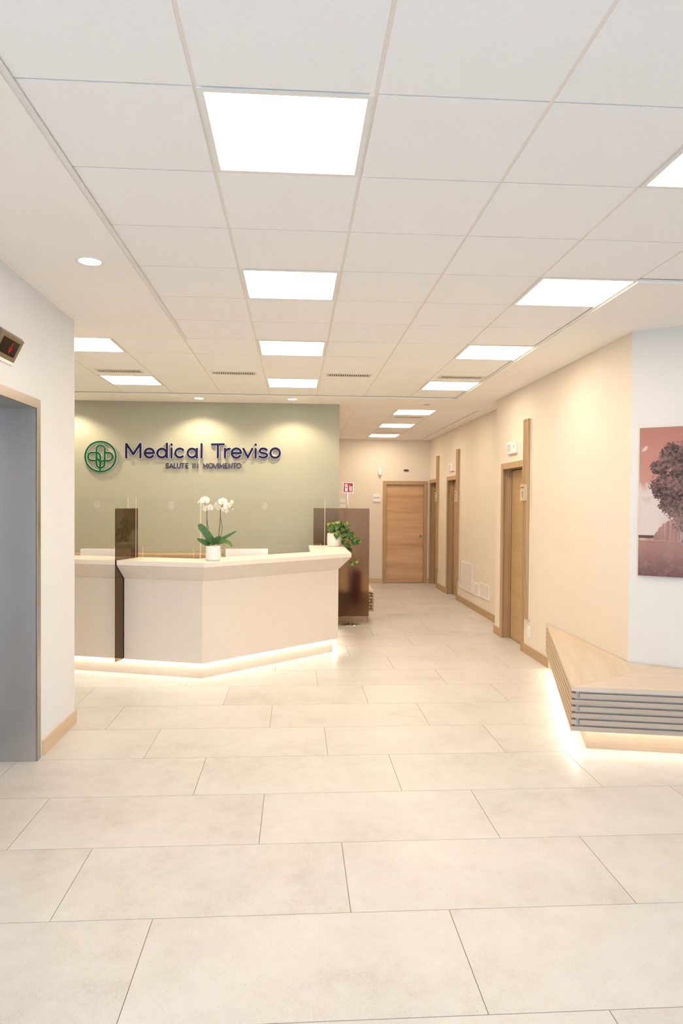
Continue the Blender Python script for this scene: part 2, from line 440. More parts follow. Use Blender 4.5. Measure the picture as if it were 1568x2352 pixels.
# ------------------------------------------------------------------ floor
g = G().box(-4.2, 5.4, YR - 0.3, 15.2, -0.12, -0.0022)
floor = struct('floor', g, 'grout', label='beige stone-look tiled floor running through lobby and corridor')
TW, TD, GAP = 1.2037, 0.6, 0.0034
FY0, FX0 = 2.2442, -0.563
tile_cache = {}
def in_room(x0, x1, y0, y1):
    if y0 > YB + 0.02 or y1 < YR: return False
    if y0 > 5.4 and y1 < 9.7: return x1 > -3.5 and x0 < 2.8
    if y0 >= 9.7: return x1 > XG and x0 < XF + 0.2
    if y1 <= 5.4: return x1 > -2.2 and x0 < XRW
    return x1 > -3.5 and x0 < 3.5
xmin, xmax = -3.7, 5.3
for r in range(-9, 22):
    y0 = FY0 + TD * r; off = FX0 - 0.4055 * r
    k0 = math.floor((xmin - off) / TW)
    for k in range(k0, k0 + 9):
        x0, x1 = off + TW * k, off + TW * (k + 1)
        x0c, x1c = max(x0, xmin), min(x1, xmax)
        if x1c - x0c < 0.05 or not in_room(x0c, x1c, y0, y0 + TD): continue
        key = (round(x0c - x0, 3), round(x1 - x1c, 3))
        lo, hi = x0c + (GAP / 2 if x0c == x0 else 0), x1c - (GAP / 2 if x1c == x1 else 0)
        if key not in tile_cache:
            g = G().box(lo, hi, y0 + GAP / 2, y0 + TD - GAP / 2, -0.010, 0)
            tile_cache[key] = mk('tile', g, 'floor_tile', floor)
        else:
            share('tile', tile_cache[key], ((lo + hi) / 2, y0 + TD / 2, -0.010), floor)

# ------------------------------------------------------------------ ceiling
g = G()
g.box(-4.2, XRW + 0.2, YR - 0.3, 15.2, ZTOP - 0.12, ZTOP)                     # slab over everything
def plast(x0, x1, y0, y1): g.box(x0, x1, y0, y1, ZP, ZTOP - 0.12)
Y6 = GY + 3.6; Y3 = GY + 1.8; YE = GY + 6.6; X5 = GX + 3.0; XLE = GX - 2.4
CX0, CX1, CY0, CY1 = 0.84, 2.64, 10.06, 14.66
plast(-4.0, GX, YR, Y6)            # left of the tiles
plast(-4.0, XLE, Y6, 15.0)
plast(XLE, XF + 0.2, YE, CY0)      # band before the green wall
plast(X5, 3.6, Y3, YE)             # right of the tiles
plast(3.6, XRW, Y3, 5.4)
plast(XLE, CX0, CY0, 15.0); plast(CX1, XF + 0.2, CY0, 15.0); plast(CX0, CX1, CY1, 15.0)
ceiling = struct('ceiling', g, 'plaster', label='white suspended ceiling with plaster margins')
cells = []
for j in range(-9, 11):
    for i in range(-4, 11):
        if i < 0 and j < 6: continue
        if i >= 5 and j >= 3: continue
        if i >= 10: continue
        cells.append((i, j))
LIGHTS = [(1, -3), (1, 0), (1, 3), (1, 6), (1, 9), (4, 0), (4, 3), (4, 6), (4, 9), (-2, 6), (-2, 9)]  # the rearmost panel is unseen, added along the row pattern to light the foreground
RG, CG = 0.0075, 0.0032   # half gaps: along rails, across
t0 = None
for (i, j) in cells:
    if (i, j) in LIGHTS: continue
    c = (GX + 0.6 * i + 0.3, GY + 0.6 * j + 0.3, ZG)
    if t0 is None:
        gg = G().box(c[0] - 0.3 + RG, c[0] + 0.3 - RG, c[1] - 0.3 + CG, c[1] + 0.3 - CG, ZG, ZG + 0.015)
        t0 = mk('tile', gg, 'ceiling_tile', ceiling)
    else: share('tile', t0, c, ceiling)
def rail(x, y0, y1, z=ZG): mk('rail', G().box(x - 0.009, x + 0.009, y0, y1, z + 0.004, z + 0.02), 'ceiling_rail', ceiling)
for i in range(-4, 11):
    if i < 0: rail(GX + 0.6 * i, Y6, YE)
    elif i <= 5: rail(GX + 0.6 * i, YR + 0.05, YE)
    else: rail(GX + 0.6 * i, YR + 0.05, Y3)
def cross(x0, x1, y, z=ZG): mk('cross_joint', G().box(x0, x1, y - 0.006, y + 0.006, z + 0.006, z + 0.018), 'gap_dark', ceiling)  # dark strip in the gap, its shadow line put into the colour
for j in range(-8, 11):
    xa = GX - 2.4 if j > 6 else GX
    xb = X5 if j >= 3 else XRW - 0.1
    y = GY + 0.6 * j
    for i in range(-4, 10):
        x0 = GX + 0.6 * i
        if x0 < xa - 0.01 or x0 > xb - 0.1: continue
        cross(x0 + 0.02, min(x0 + 0.58, XRW), y)
# corridor grid
for j in range(8):
    for i in range(3):
        if i == 1 and j in (0, 3, 6): continue
        y0 = CY0 + 0.6 * j; y1 = min(y0 + 0.6, CY1)
        if j < 7: share('tile', t0, (CX0 + 0.6 * i + 0.3, y0 + 0.3, ZG - 0.008), ceiling)
        else: mk('tile', G().box(CX0 + 0.6 * i + RG, CX0 + 0.6 * i + 0.6 - RG, y0 + CG, y1 - CG, ZG - 0.008, ZG), 'ceiling_tile', ceiling)
    if j: 
        for i in range(3): cross(CX0 + 0.6 * i + 0.02, CX0 + 0.6 * i + 0.58, CY0 + 0.6 * j, ZG - 0.008)
for i in range(1, 3): rail(CX0 + 0.6 * i, CY0, CY1, ZG - 0.008)
# edge trims around the tile field
def trim(n, x0, x1, y0, y1, z=ZG): struct('trim_%d' % n, G().box(x0, x1, y0, y1, z - 0.0085, z - 0.0045), 'white_metal', label='white metal edge angle around the ceiling tiles')
FL = 0.024
trim(1, GX, GX + FL, YR + 0.05, Y6)
trim(2, X5 - FL, X5, Y3, YE)
trim(3, X5, XRW - 0.1, Y3 - FL, Y3)
trim(4, XLE, X5, YE - FL, YE)
trim(5, CX1 - FL, CX1, CY0, CY1, ZG - 0.008)
trim(6, CX0, CX0 + FL, CY0, CY1, ZG - 0.008)
trim(7, XLE, GX, Y6, Y6 + FL)

# ------------------------------------------------------------------ walls
# elevator opening in the left wall
EY0, EY1, EZ = 3.50, 4.672, 2.316
g = G()
g.box(XL - 0.42, XL, YR, EY0, 0, ZP); g.box(XL - 0.42, XL, EY1, YL_END, 0, ZP); g.box(XL - 0.42, XL, EY0, EY1, EZ, ZP)
g.box(-3.6, XL - 0.42, YL_END - 0.14, YL_END, 0, ZP)
struct('wall_left', g, 'wall_paint', label='white lobby wall with the elevator opening')
struct('wall_far_left', G().box(-3.75, -3.6, YL_END - 0.14, YG, 0, ZP), 'wall_paint', label='white wall at the side of the reception area')
struct('wall_back', G().box(-3.75, XG, YG, YG + 0.14, 0, ZP), 'green_paint', label='sage green wall behind the reception counter')
struct('wall_corridor_left', G().box(XG - 0.14, XG, YG + 0.14, YB, 0, ZP), 'cream_paint', label='cream corridor wall behind the slatted bench')
# back wall with door 4 opening
D4X0, D4X1, D4Z = 1.83, 2.782, 2.16
g = G(); g.box(XG - 0.14, D4X0, YB, YB + 0.14, 0, ZP); g.box(D4X1, XF + 0.35, YB, YB + 0.14, 0, ZP); g.box(D4X0, D4X1, YB, YB + 0.14, D4Z, ZP)
struct('wall_corridor_back', g, 'cream_paint', label='cream wall closing the corridor')
# corridor right wall with doors 2 and 3, near wall with door 1
DOORS = {1: (XN, 7.86, 8.745), 2: (XF, 12.15, 13.03), 3: (XF, 13.90, 14.735)}
DZ = 2.175
def right_wall(name, x, y0, y1, openings, label):
    g = G(); ys = y0
    for a, b in sorted(openings):
        g.box(x, x + 0.20, ys, a, 0, ZP); g.box(x, x + 0.20, a, b, DZ, ZP); ys = b
    g.box(x, x + 0.20, ys, y1, 0, ZP)
    struct(name, g, 'cream_paint', label=label)
right_wall('wall_corridor_right', XF, YN - 0.1, YB, [DOORS[2][1:], DOORS[3][1:]], 'cream corridor wall with two wooden doors')
right_wall('wall_right', XN, AW.y, YN, [DOORS[1][1:]], 'cream wall with the wooden door numbered 1')
struct('wall_right_return', G().box(XN + 0.20, XF + 0.25, YN - 0.14, YN, 0, ZP), 'cream_paint', label='short return between the two right walls')
g = G().prism([tuple(AW), tuple(AE), tuple(AE - AN * 0.2), tuple(AW - AN * 0.2 + AD * 0.15)], 0, ZP)
struct('wall_angled', g, 'angled_paint', label='white angled wall carrying the tree picture')
struct('wall_side', G().box(XRW, XRW + 0.15, YR, AE.y + 0.1, 0, ZG), 'wall_paint', label='plain white side wall of the lobby')
# glazed front behind the viewer
g = G()
g.box(XL - 0.42, XRW + 0.15, YR - 0.12, YR, 2.75, ZTOP - 0.12)
g.box(XL - 0.42, XRW + 0.15, YR - 0.12, YR, -0.01, 0.08)
XW = 2.6
g.box(XW + 0.05, XRW + 0.15, YR - 0.12, YR, 0.08, 2.75)  # unseen solid stretch, added to keep daylight off the angled wall
for k in range(5):
    x = XL + (XW - XL) * k / 4
    g.box(x - 0.05, x + 0.05, YR - 0.12, YR, 0.08, 2.75)
w1 = struct('window_1', g, 'window_frame', label='dark framed glazed front of the lobby with an added solid stretch')
for k in range(4):
    xa = XL + (XW - XL) * k / 4; xb = XL + (XW - XL) * (k + 1) / 4
    mk('pane', G().box(xa + 0.05, xb - 0.05, YR - 0.065, YR - 0.055, 0.08, 2.75), 'window_glass', w1)
struct('ground', G().box(-25, 25, -30, YR - 0.3, -0.2, -0.05), 'terrace_bounce', label='unseen grey paving added outside the glazed front to bounce daylight')  # added plane: blocks sky light from below and bounces daylight upward

# baseboards
BH = 0.10
struct('baseboard_left', G().box(XL, XL + 0.014, EY1 + 0.055, YL_END + 0.014, 0, BH), 'oak_base_y', label='pale oak baseboard along the white elevator wall')
struct('baseboard_right', G().box(XN - 0.014, XN, 7.06, DOORS[1][1] - 0.005, 0, BH), 'oak_y', label='oak baseboard between door 1 and the slatted bench')
struct('baseboard_right_end', G().box(XN - 0.014, XN, DOORS[1][2] + 0.005, YN + 0.014, 0, BH), 'oak_y', label='short oak baseboard beyond door 1')
struct('baseboard_corridor_right', G().box(XF - 0.014, XF, YN, DOORS[2][1] - 0.005, 0, BH), 'oak_y', label='oak baseboard under the wall access panels')
struct('baseboard_corridor_middle', G().box(XF - 0.014, XF, DOORS[2][2] + 0.005, DOORS[3][1] - 0.005, 0, BH), 'oak_y', label='short oak baseboard between doors 2 and 3')
struct('baseboard_corridor_back', G().box(XG, D4X0 - 0.005, YB - 0.014, YB, 0, BH), 'oak_base_x', label='oak baseboard beneath the privato sign')
struct('baseboard_corridor_corner', G().box(D4X1 + 0.005, XF - 0.014, YB - 0.014, YB, 0, BH), 'oak_base_x', label='tiny oak baseboard in the corridor corner')

# ------------------------------------------------------------------ doors
def door_right(n, label):
    x, y0, y1 = DOORS[n]
    fw = 0.062; d = 0.118; p = 0.012
    fr = G()
    fr.box(x - p, x + d, y1 - 0.030, y1, 0, DZ)              # far jamb lining
    fr.box(x - p, x + d, y0, y0 + 0.030, 0, DZ)
    fr.box(x - p, x + d, y0 + 0.03, y1 - 0.03, DZ - 0.030, DZ)
    fr.box(x - p - 0.004, x, y1 - fw, y1 + 0.012, 0, DZ + 0.012)   # casings on the wall face
    fr.box(x - p - 0.004, x, y0 - 0.012, y0 + fw, 0, DZ + 0.012)
    fr.box(x - p - 0.004, x, y0 + fw, y1 - fw, DZ - fw, DZ + 0.012)
    fr.box(x + 0.085, x + d, y1 - 0.065, y1 - 0.03, 0, DZ - 0.03)   # stop
    fr.box(x + 0.085, x + d, y0 + 0.03, y0 + 0.065, 0, DZ - 0.03)
    fr.box(x + 0.085, x + d, y0 + 0.065, y1 - 0.065, DZ - 0.065, DZ - 0.03)
    o = struct('door_%d' % n, fr, 'oak_z', label=label, bevel=0.002)
    mk('leaf', G().box(x + 0.100, x + 0.14, y0 + 0.070, y1 - 0.080, 0.008, DZ - 0.075), 'oak_door_y', o)
    mk('leak_blocker', G().box(x + 0.145, x + 0.16, y0 + 0.0005, y1 - 0.0005, 0, DZ - 0.0005), 'gap_dark', o)  # dark plate added behind the leaf to stop outside light leaking in
    h = G(); far = (n == 3); yh = y1 - 0.15 if far else y0 + 0.14; sg = 1 if far else 1
    mk('gasket', G().box(x + 0.097, x + 0.119, y1 - 0.0802, y1 - 0.0655, 0.002, DZ - 0.066), 'gap_dark', o)
    h.disc_axis((x + 0.100, yh, 1.0), (-1, 0, 0), [(0.024, 0), (0.024, 0.006)], 20)
    h.tube([(x + 0.094, yh, 1.0), (x + 0.05, yh, 1.0), (x + 0.045, yh - 0.01, 1.0), (x + 0.045, yh - 0.11, 1.0)], 0.008, 10)
    mk('handle', h, 'satin_steel', o, smooth=False)
    return o
door_right(1, 'oak door in a deep frame beside plaque number 1')
door_right(2, 'oak door in a deep frame beside plaque number 2')
door_right(3, 'oak door in a deep frame in the corridor corner')
fr = G(); f = 0.078; p = 0.014
fr.box(D4X0 - 0.0, D4X0 + f, YB - p, YB + 0.10, 0, D4Z); fr.box(D4X1 - f, D4X1, YB - p, YB + 0.10, 0, D4Z)
fr.box(D4X0 + f, D4X1 - f, YB - p, YB + 0.10, D4Z - f, D4Z)
o = struct('door_4', fr, 'oak_z', label='closed oak door at the end of the corridor', bevel=0.003)
mk('leaf', G().box(D4X0 + f + 0.004, D4X1 - f - 0.004, YB + 0.035, YB + 0.075, 0.012, D4Z - f - 0.004), 'oak_door_x', o)
mk('threshold_gap', G().box(D4X0 + f, D4X1 - f, YB + 0.04, YB + 0.09, 0, 0.012), 'gap_dark', o)
hx, hz = 2.645, 1.0
mk('backing', G().box(D4X0 + 0.01, D4X1 - 0.01, YB + 0.101, YB + 0.12, 0, D4Z - 0.005), 'gap_dark', o)  # dark box added behind this door to block light from outside
mk('pull_ring', G().disc_axis((hx, YB + 0.036, hz), (0, -1, 0), [(0.030, 0), (0.030, 0.006), (0.024, 0.009)], 24), 'satin_steel', o)
mk('pull_recess', G().disc_axis((hx, YB + 0.028, hz), (0, -1, 0), [(0.018, 0), (0.018, 0.004)], 24), 'gap_dark', o)

# ------------------------------------------------------------------ vertical slat fins with number plaques
def strokes_digit(n):
    if n == 1: return [[(0.0, 0.028), (0.0, -0.030)], [(-0.010, 0.016), (-0.001, 0.027)]]
    if n == 2: return [crom([(-0.014, 0.012), (-0.008, 0.026), (0.006, 0.026), (0.012, 0.012), (0.002, -0.008), (-0.015, -0.030), (0.016, -0.030)], 3)]
    return [crom([(-0.013, 0.022), (0.0, 0.029), (0.012, 0.018), (0.006, 0.004), (-0.002, 0.001), (0.009, -0.004), (0.013, -0.018), (0.0, -0.030), (-0.014, -0.024)], 3)]
def fin(x, yn, n, label, plabel):
    """slats stand off the wall at x, nearest edge at yn"""
    base = empty('slat_fin', (x - 0.03, yn + 0.09, 0.40))
    tag(base, label, 'wall trim', 'slatted fins beside the doors')
    z0, z1 = 0.40, 2.63
    mk('backing', G().box(x - 0.014, x - 0.0002, yn - 0.004, yn + 0.170, z0 - 0.008, z1), 'backing_pale', base)
    for k in range(4):
        ya = yn + 0.002 + k * 0.043
        mk('slat', G().box(x - 0.046, x - 0.014, ya, ya + (0.032 if k == 0 else 0.027), z0, z1), 'oak_z', base, bevel=0.0015)
    # plaque
    pb = empty('number_plaque', (x - 0.056, yn + 0.09, 1.72)); tag(pb, plabel, 'sign', 'number plaques by the doors')
    pl = mk('plate', G().box(x - 0.058, x - 0.0465, yn - 0.01, yn + 0.195, 1.72, 1.905), 'plaque', pb, bevel=0.001)
    org = (x - 0.058, yn + 0.125, 1.79); u, w, nn = (0, -1, 0), (0, 0, 1), (-1, 0, 0)
    gd = G()
    for s_ in strokes_digit(n): gd.ribbon([Vector(q) * 1.1 for q in s_], 0.006, org, u, w, nn, 0, 0.001)
    mk('digit', gd, 'ink', pb)
    gd = G()
    for k in range(6):
        if k % 2: gd.ribbon([(-0.042 + k * 0.016, -0.007), (-0.042 + k * 0.016, 0.008)], 0.0026, (x - 0.058, yn + 0.125, 1.868), u, w, nn, 0, 0.001)
        else: gd.ribbon(circle(-0.040 + k * 0.016, -0.001, 0.0055, 14), 0.0024, (x - 0.058, yn + 0.125, 1.868), u, w, nn, 0, 0.001, True)
    mk('print_line', gd, 'ink', pb)
    mk('screw', G().disc_axis((x - 0.030, yn + 0.0018, 1.81), (0, -1, 0), [(0.006, 0), (0.005, 0.003)], 12), 'satin_steel', pb)
m, nt, out = new_mat('plaque')
b1 = pbsdf(nt, (0.86, 0.72, 0.58), 0.35); tr = nt.nodes.new('ShaderNodeBsdfTransparent'); mx = nt.nodes.new('ShaderNodeMixShader'); mx.inputs[0].default_value = 0.45
nt.links.new(tr.outputs[0], mx.inputs[1]); nt.links.new(b1.outputs[0], mx.inputs[2]); nt.links.new(mx.outputs[0], out.inputs[0])
fin(XN, 7.655, 1, 'tall four-slat oak fin carrying plaque number 1', 'translucent plaque with number 1 on the slats')
fin(XF, 11.995, 2, 'tall four-slat oak fin beside the wall access panels', 'small translucent plaque on the fin beside the access panels')
fin(XF, 13.74, 3, 'tall four-slat oak fin nearest the corridor end wall', 'small translucent plaque on the fin nearest the corridor end')

# ------------------------------------------------------------------ wall devices
def keypad(x, yc, zc, label, s=1.0):
    b = empty('room_sensor_panel', (x - 0.02, yc, zc - 0.075)); tag(b, label, 'wall device', 'white sensor boxes above the doors')
    w, h = 0.165 * s, 0.145
    mk('housing', G().box(x - 0.034, x - 0.0002, yc - w, yc + w, zc - h / 2, zc + h / 2), 'white_plastic', b, bevel=0.004)
    mk('lid', G().box(x - 0.037, x - 0.034, yc - w + 0.012, yc - 0.03, zc - h / 2 + 0.008, zc + h / 2 - 0.008), 'white_metal', b)
    fr = G(); y0, y1, z0, z1, t = yc - 0.015, yc + w - 0.012, zc - h / 2 + 0.012, zc + h / 2 - 0.012, 0.014
    fr.box(x - 0.040, x - 0.034, y0, y1, z1 - t, z1); fr.box(x - 0.040, x - 0.034, y0, y1, z0, z0 + t)
    fr.box(x - 0.040, x - 0.034, y0, y0 + t, z0 + t, z1 - t); fr.box(x - 0.040, x - 0.034, y1 - t, y1, z0 + t, z1 - t)
    fr.box(x - 0.038, x - 0.034, (y0 + y1) / 2 - 0.006, (y0 + y1) / 2 + 0.006, z0 + t, z1 - t)
    mk('button_frame', fr, 'white_metal', b)
    mk('recess', G().box(x - 0.0355, x - 0.034, y0 + t, y1 - t, z0 + t, z1 - t), 'grey_line', b)
    mk('indicator', G().disc_axis((x - 0.037, yc - w + 0.05, zc + 0.01), (-1, 0, 0), [(0.009, 0), (0.008, 0.003)], 12), 'dark_red', b)
keypad(XN, 8.30, 2.355, 'white sensor box above door number 1')
keypad(XF, 12.62, 2.345, 'white sensor box above the door beside the access panels', 0.9)
def plate(name, cat, label, x, yc, zc, w, h, group=None, keys=1):
    b = empty(name, (x - 0.005, yc, zc - h / 2)); tag(b, label, cat, group)
    mk('cover', G().box(x - 0.010, x - 0.0002, yc - w / 2, yc + w / 2, zc - h / 2, zc + h / 2), 'white_plastic', b, bevel=0.002)
    for k in range(keys):
        z0 = zc - h * 0.36 + k * h * 0.72 / keys
        mk('rocker', G().box(x - 0.013, x - 0.010, yc - w * 0.33, yc + w * 0.33, z0 + 0.002, z0 + h * 0.72 / keys - 0.002), 'white_metal', b)
    mk('marker', G().box(x - 0.0136, x - 0.013, yc - 0.012, yc + 0.012, zc - 0.002, zc + 0.002), 'grey_line', b)
plate('socket_plate', 'switch', 'white wall socket under the fin with plaque 1', XN, 7.655, 0.265, 0.085, 0.12, keys=2)
plate('socket_plate', 'switch', 'white wall socket beside the tall access panel', XF, 11.94, 0.285, 0.10, 0.07, keys=1)
plate('push_button', 'switch', 'tiny white button high between doors 2 and 3', XF, 13.48, 2.38, 0.06, 0.06, keys=1)
def back_plate(name, cat, label, xc, zc, w, h, group=None):
    b = empty(name, (xc, YB - 0.005, zc - h / 2)); tag(b, label, cat, group)
    mk('cover', G().box(xc - w / 2, xc + w / 2, YB - 0.010, YB - 0.0002, zc - h / 2, zc + h / 2), 'white_plastic', b, bevel=0.002)
    mk('rocker', G().box(xc - w * 0.3, xc + w * 0.3, YB - 0.013, YB - 0.010, zc - h * 0.28, zc + h * 0.28), 'white_metal', b)
back_plate('switch_plate', 'switch', 'upper of two pale switch plates by the green wall edge', 0.975, 1.735, 0.115, 0.085, 'switch plates on the end wall')
back_plate('switch_plate', 'switch', 'lower of two pale switch plates by the green wall edge', 0.975, 1.62, 0.115, 0.085, 'switch plates on the end wall')
# access panels
def access(y0, y1, z0, z1, label, lock):
    b = empty('access_panel', (XF - 0.004, (y0 + y1) / 2, z0)); tag(b, label, 'wall panel', 'access panels low on the corridor wall')
    t = 0.018; fr = G()
    for a in ((y0, y1, z0, z0 + t), (y0, y1, z1 - t, z1), (y0, y0 + t, z0 + t, z1 - t), (y1 - t, y1, z0 + t, z1 - t)): fr.box(XF - 0.012, XF - 0.0002, *a)
    mk('frame', fr, 'white_plastic', b)
    mk('cover', G().box(XF - 0.008, XF - 0.0002, y0 + t, y1 - t, z0 + t, z1 - t), 'cover_paint', b)
    if lock: mk('lock', G().disc_axis((XF - 0.008, (y0 + y1) / 2, z1 - 0.09), (-1, 0, 0), [(0.012, 0), (0.010, 0.004)], 14), 'white_metal', b)
paint('cover_paint', (0.80, 0.75, 0.69), 0.55, var=0)
access(11.08, 11.80, 0.25, 0.715, 'tall pale access panel with a small round lock', True)
access(10.68, 10.98, 0.25, 0.445, 'narrow pale access panel between two bigger ones', False)
access(10.10, 10.63, 0.265, 0.485, 'wide low pale access panel without a lock', False)
# end-wall items
b = empty('motion_sensor', (1.762, YB - 0.03, 2.26)); tag(b, 'small white motion sensor above the privato sign', 'sensor')
mk('bracket', G().box(1.735, 1.79, YB - 0.02, YB - 0.0002, 2.37, 2.42), 'white_plastic', b, bevel=0.004)
mk('body', G().loft([(1.735, YB - 0.05), (1.79, YB - 0.05), (1.79, YB - 0.001), (1.735, YB - 0.001)], 2.29, [(1.73, YB - 0.065), (1.795, YB - 0.065), (1.795, YB - 0.001), (1.73, YB - 0.001)], 2.385), 'white_plastic', b, bevel=0.006)
mk('lens', G().box(1.742, 1.783, YB - 0.056, YB - 0.03, 2.268, 2.29), 'grey_line', b)
b = empty('alarm_lamp', (2.32, YB - 0.02, 2.36)); tag(b, 'dark red oval lamp above the end door', 'lamp')
g = G(); g.slab((2.32, YB, 2.385), (1, 0, 0), (0, 0, 1), [(0.056 * math.cos(a * math.pi / 12), 0.021 * math.sin(a * math.pi / 12)) for a in range(24)], 0.0002, 0.022, (0, -1, 0))
mk('lens', g, 'dark_red', b, bevel=0.004)
g = G(); g.slab((2.32, YB, 2.383), (1, 0, 0), (0, 0, 1), [(0.064 * math.cos(a * math.pi / 12), 0.028 * math.sin(a * math.pi / 12)) for a in range(24)], 0.0002, 0.006, (0, -1, 0))
mk('bezel', g, 'white_plastic', b)

# ------------------------------------------------------------------ stroke letters
def bx(px, oy, k, ox):   # helper: zoom coordinates -> source px
    return ox + px / k
def seg(*p): return list(p)
def glyph_main():
    """strokes of the big sign letters in photo-scan units, one entry per letter"""
    k1 = 7.84; f1 = lambda pts: [(280 + x / k1, 1015 + y / k1) for x, y in pts]
    k2 = 8.25; f2 = lambda pts: [(470 + x / k2, 1015 + y / k2) for x, y in pts]
    e1 = [(432, 258), (586, 258)]
    def ebar(cx, cy, r): return [(cx - r + 6, cy), (cx + r - 1, cy)]
    def ebow(cx, cy, r): return [(cx + r * math.cos(a), cy - r * math.sin(a)) for a in [math.radians(q) for q in range(3, 326, 10)]]
    L = []
    L.append([f1([(98, 340), (98, 98)]), f1([(104, 100), (222, 281)]), f1([(222, 281), (344, 100)]), f1([(350, 98), (350, 340)])])
    L.append([f1(ebow(508, 262, 80)), f1(ebar(508, 262, 80))])
    L.append([('loop', f1(circle(730, 264, 78))), f1([(820, 93), (820, 345)])])
    L.append([f1([(902, 180), (902, 345)]), ('dot', f1([(902, 110)]))])
    L.append([f1([(1050 + 79 * math.cos(math.radians(a)), 264 - 79 * math.sin(math.radians(a))) for a in range(42, 322, 10)])])
    L.append([('loop', f1(circle(1268, 266, 78))), f1([(1355, 190), (1355, 348)])])
    L.append([f1([(1438, 105), (1438, 346)])])
    L.append([f2([(142, 118), (365, 118)]), f2([(254, 118), (254, 364)])])
    L.append([f2([(388, 205), (388, 370)]), f2([tuple(q) for q in crom([(388, 285), (400, 245), (430, 215), (478, 203)], 4)])])
    L.append([f2(ebow(605, 286, 88)), f2(ebar(605, 286, 88))])
    L.append([f2([(738, 202), (822, 371)]), f2([(822, 371), (908, 206)])])
    L.append([f2([(972, 208), (972, 372)]), ('dot', f2([(972, 128)]))])
    L.append([f2([tuple(q) for q in crom([(1183, 228), (1150, 207), (1110, 202), (1072, 212), (1052, 240), (1064, 272), (1102, 287), (1148, 294), (1182, 312), (1188, 342), (1166, 364), (1125, 371), (1080, 368), (1047, 352)], 4)])])
    L.append([('loop', f2(circle(1345, 290, 90)))])
    return L
def caps_glyph(ch, x0, x1, y0, y1):
    """y0 top, y1 bottom"""
    m = (x0 + x1) / 2; h = y1 - y0; w = x1 - x0
    q = lambda *p: [(x0 + a * w, y0 + b * h) for a, b in p]
    if ch == 'S': return [[tuple(v) for v in crom(q((0.95, 0.16), (0.7, 0.02), (0.3, 0.02), (0.05, 0.2), (0.22, 0.42), (0.75, 0.55), (0.97, 0.77), (0.72, 0.98), (0.3, 0.99), (0.02, 0.82)), 3)]]
    if ch == 'A': return [q((0, 1), (0.5, 0), (1, 1)), q((0.2, 0.65), (0.8, 0.65))]
    if ch == 'L': return [q((0, 0), (0, 1), (1, 1))]
    if ch == 'U': return [[(x0, y0)] + [(m - w / 2 * math.cos(a * math.pi / 10), y1 - w / 2 + w / 2 * math.sin(a * math.pi / 10)) for a in range(11)] + [(x1, y0)]]
    if ch == 'T': return [q((0, 0), (1, 0)), q((0.5, 0), (0.5, 1))]
    if ch == 'E': return [q((1, 0), (0, 0), (0, 1), (1, 1)), q((0, 0.5), (0.85, 0.5))]
    if ch == 'I': return [q((0, 0), (0, 1))]
    if ch == 'N': return [q((0, 1), (0, 0), (1, 1), (1, 0))]
    if ch == 'M': return [q((0, 1), (0.04, 0), (0.5, 0.72), (0.96, 0), (1, 1))]
    if ch == 'O': return [('loop', [(m + w / 2 * math.cos(a * math.pi / 14), (y0 + y1) / 2 + h / 2 * math.sin(a * math.pi / 14)) for a in range(28)])]
    if ch == 'V': return [q((0, 0), (0.5, 1), (1, 0))]
CAPS = [('S', 382, 388.4), ('A', 390.2, 399), ('L', 401, 406), ('U', 408.4, 415), ('T', 416.6, 424.2), ('E', 427.6, 432.6), ('I', 444, 444.01), ('N', 447.8, 455), ('M', 467.4, 476.6),
        ('O', 479.4, 489.4), ('V', 490.9, 499.3), ('I', 501.4, 501.41), ('M', 505.2, 514.2), ('E', 517.9, 522.9), ('N', 526.4, 533), ('T', 535.4, 543), ('O', 544, 554.2)]
def sgn(px, py): return (-3.9519 + 0.0058 * px, 8.3772 + 0.0001 * px - 0.0058 * py)
sign = empty('wall_sign', (-1.25, YG - 0.015, 1.95))
tag(sign, 'raised green emblem and navy lettering Medical Treviso on the green wall', 'sign')
SO, SU, SW, SN = (0, YG, 0), (1, 0, 0), (0, 0, 1), (0, -1, 0)
def put_letter(strokes, name, hw, rim, mface, mbody, d0, d1):
    gb, gf = G(), G()
    for q_i, s_ in enumerate(strokes):
        kind = None
        if isinstance(s_, tuple): kind, s_ = s_
        P = [sgn(*p) for p in s_]; d1 += 0.0007 * (q_i > 0)
        if kind == 'dot':
            gb.slab(SO, SU, SW, circle(P[0][0], P[0][1], hw * 1.18 + rim, 20), d0, d1, SN); gf.slab(SO, SU, SW, circle(P[0][0], P[0][1], hw * 1.18, 20), d1, d1 + 0.004, SN)
        else:
            gb.ribbon(P, hw + rim, SO, SU, SW, SN, d0, d1, kind == 'loop'); gf.ribbon(P, hw, SO, SU, SW, SN, d1 - 0.001, d1 + 0.004, kind == 'loop')
    b = mk(name, gb, mbody, sign)
    mk(name + '_face', gf, mface, b)
for st in glyph_main(): put_letter(st, 'letter', 0.0150, 0.0050, 'navy', 'letter_white', 0.012, 0.034)
for ch, a, c in CAPS:
    dy = 0.0068 * (a - 382)
    put_letter(caps_glyph(ch, a, c, 1072.6 + dy, 1083.0 + dy), 'small_letter', 0.0056, 0.0010, 'navy', 'letter_white', 0.010, 0.022)
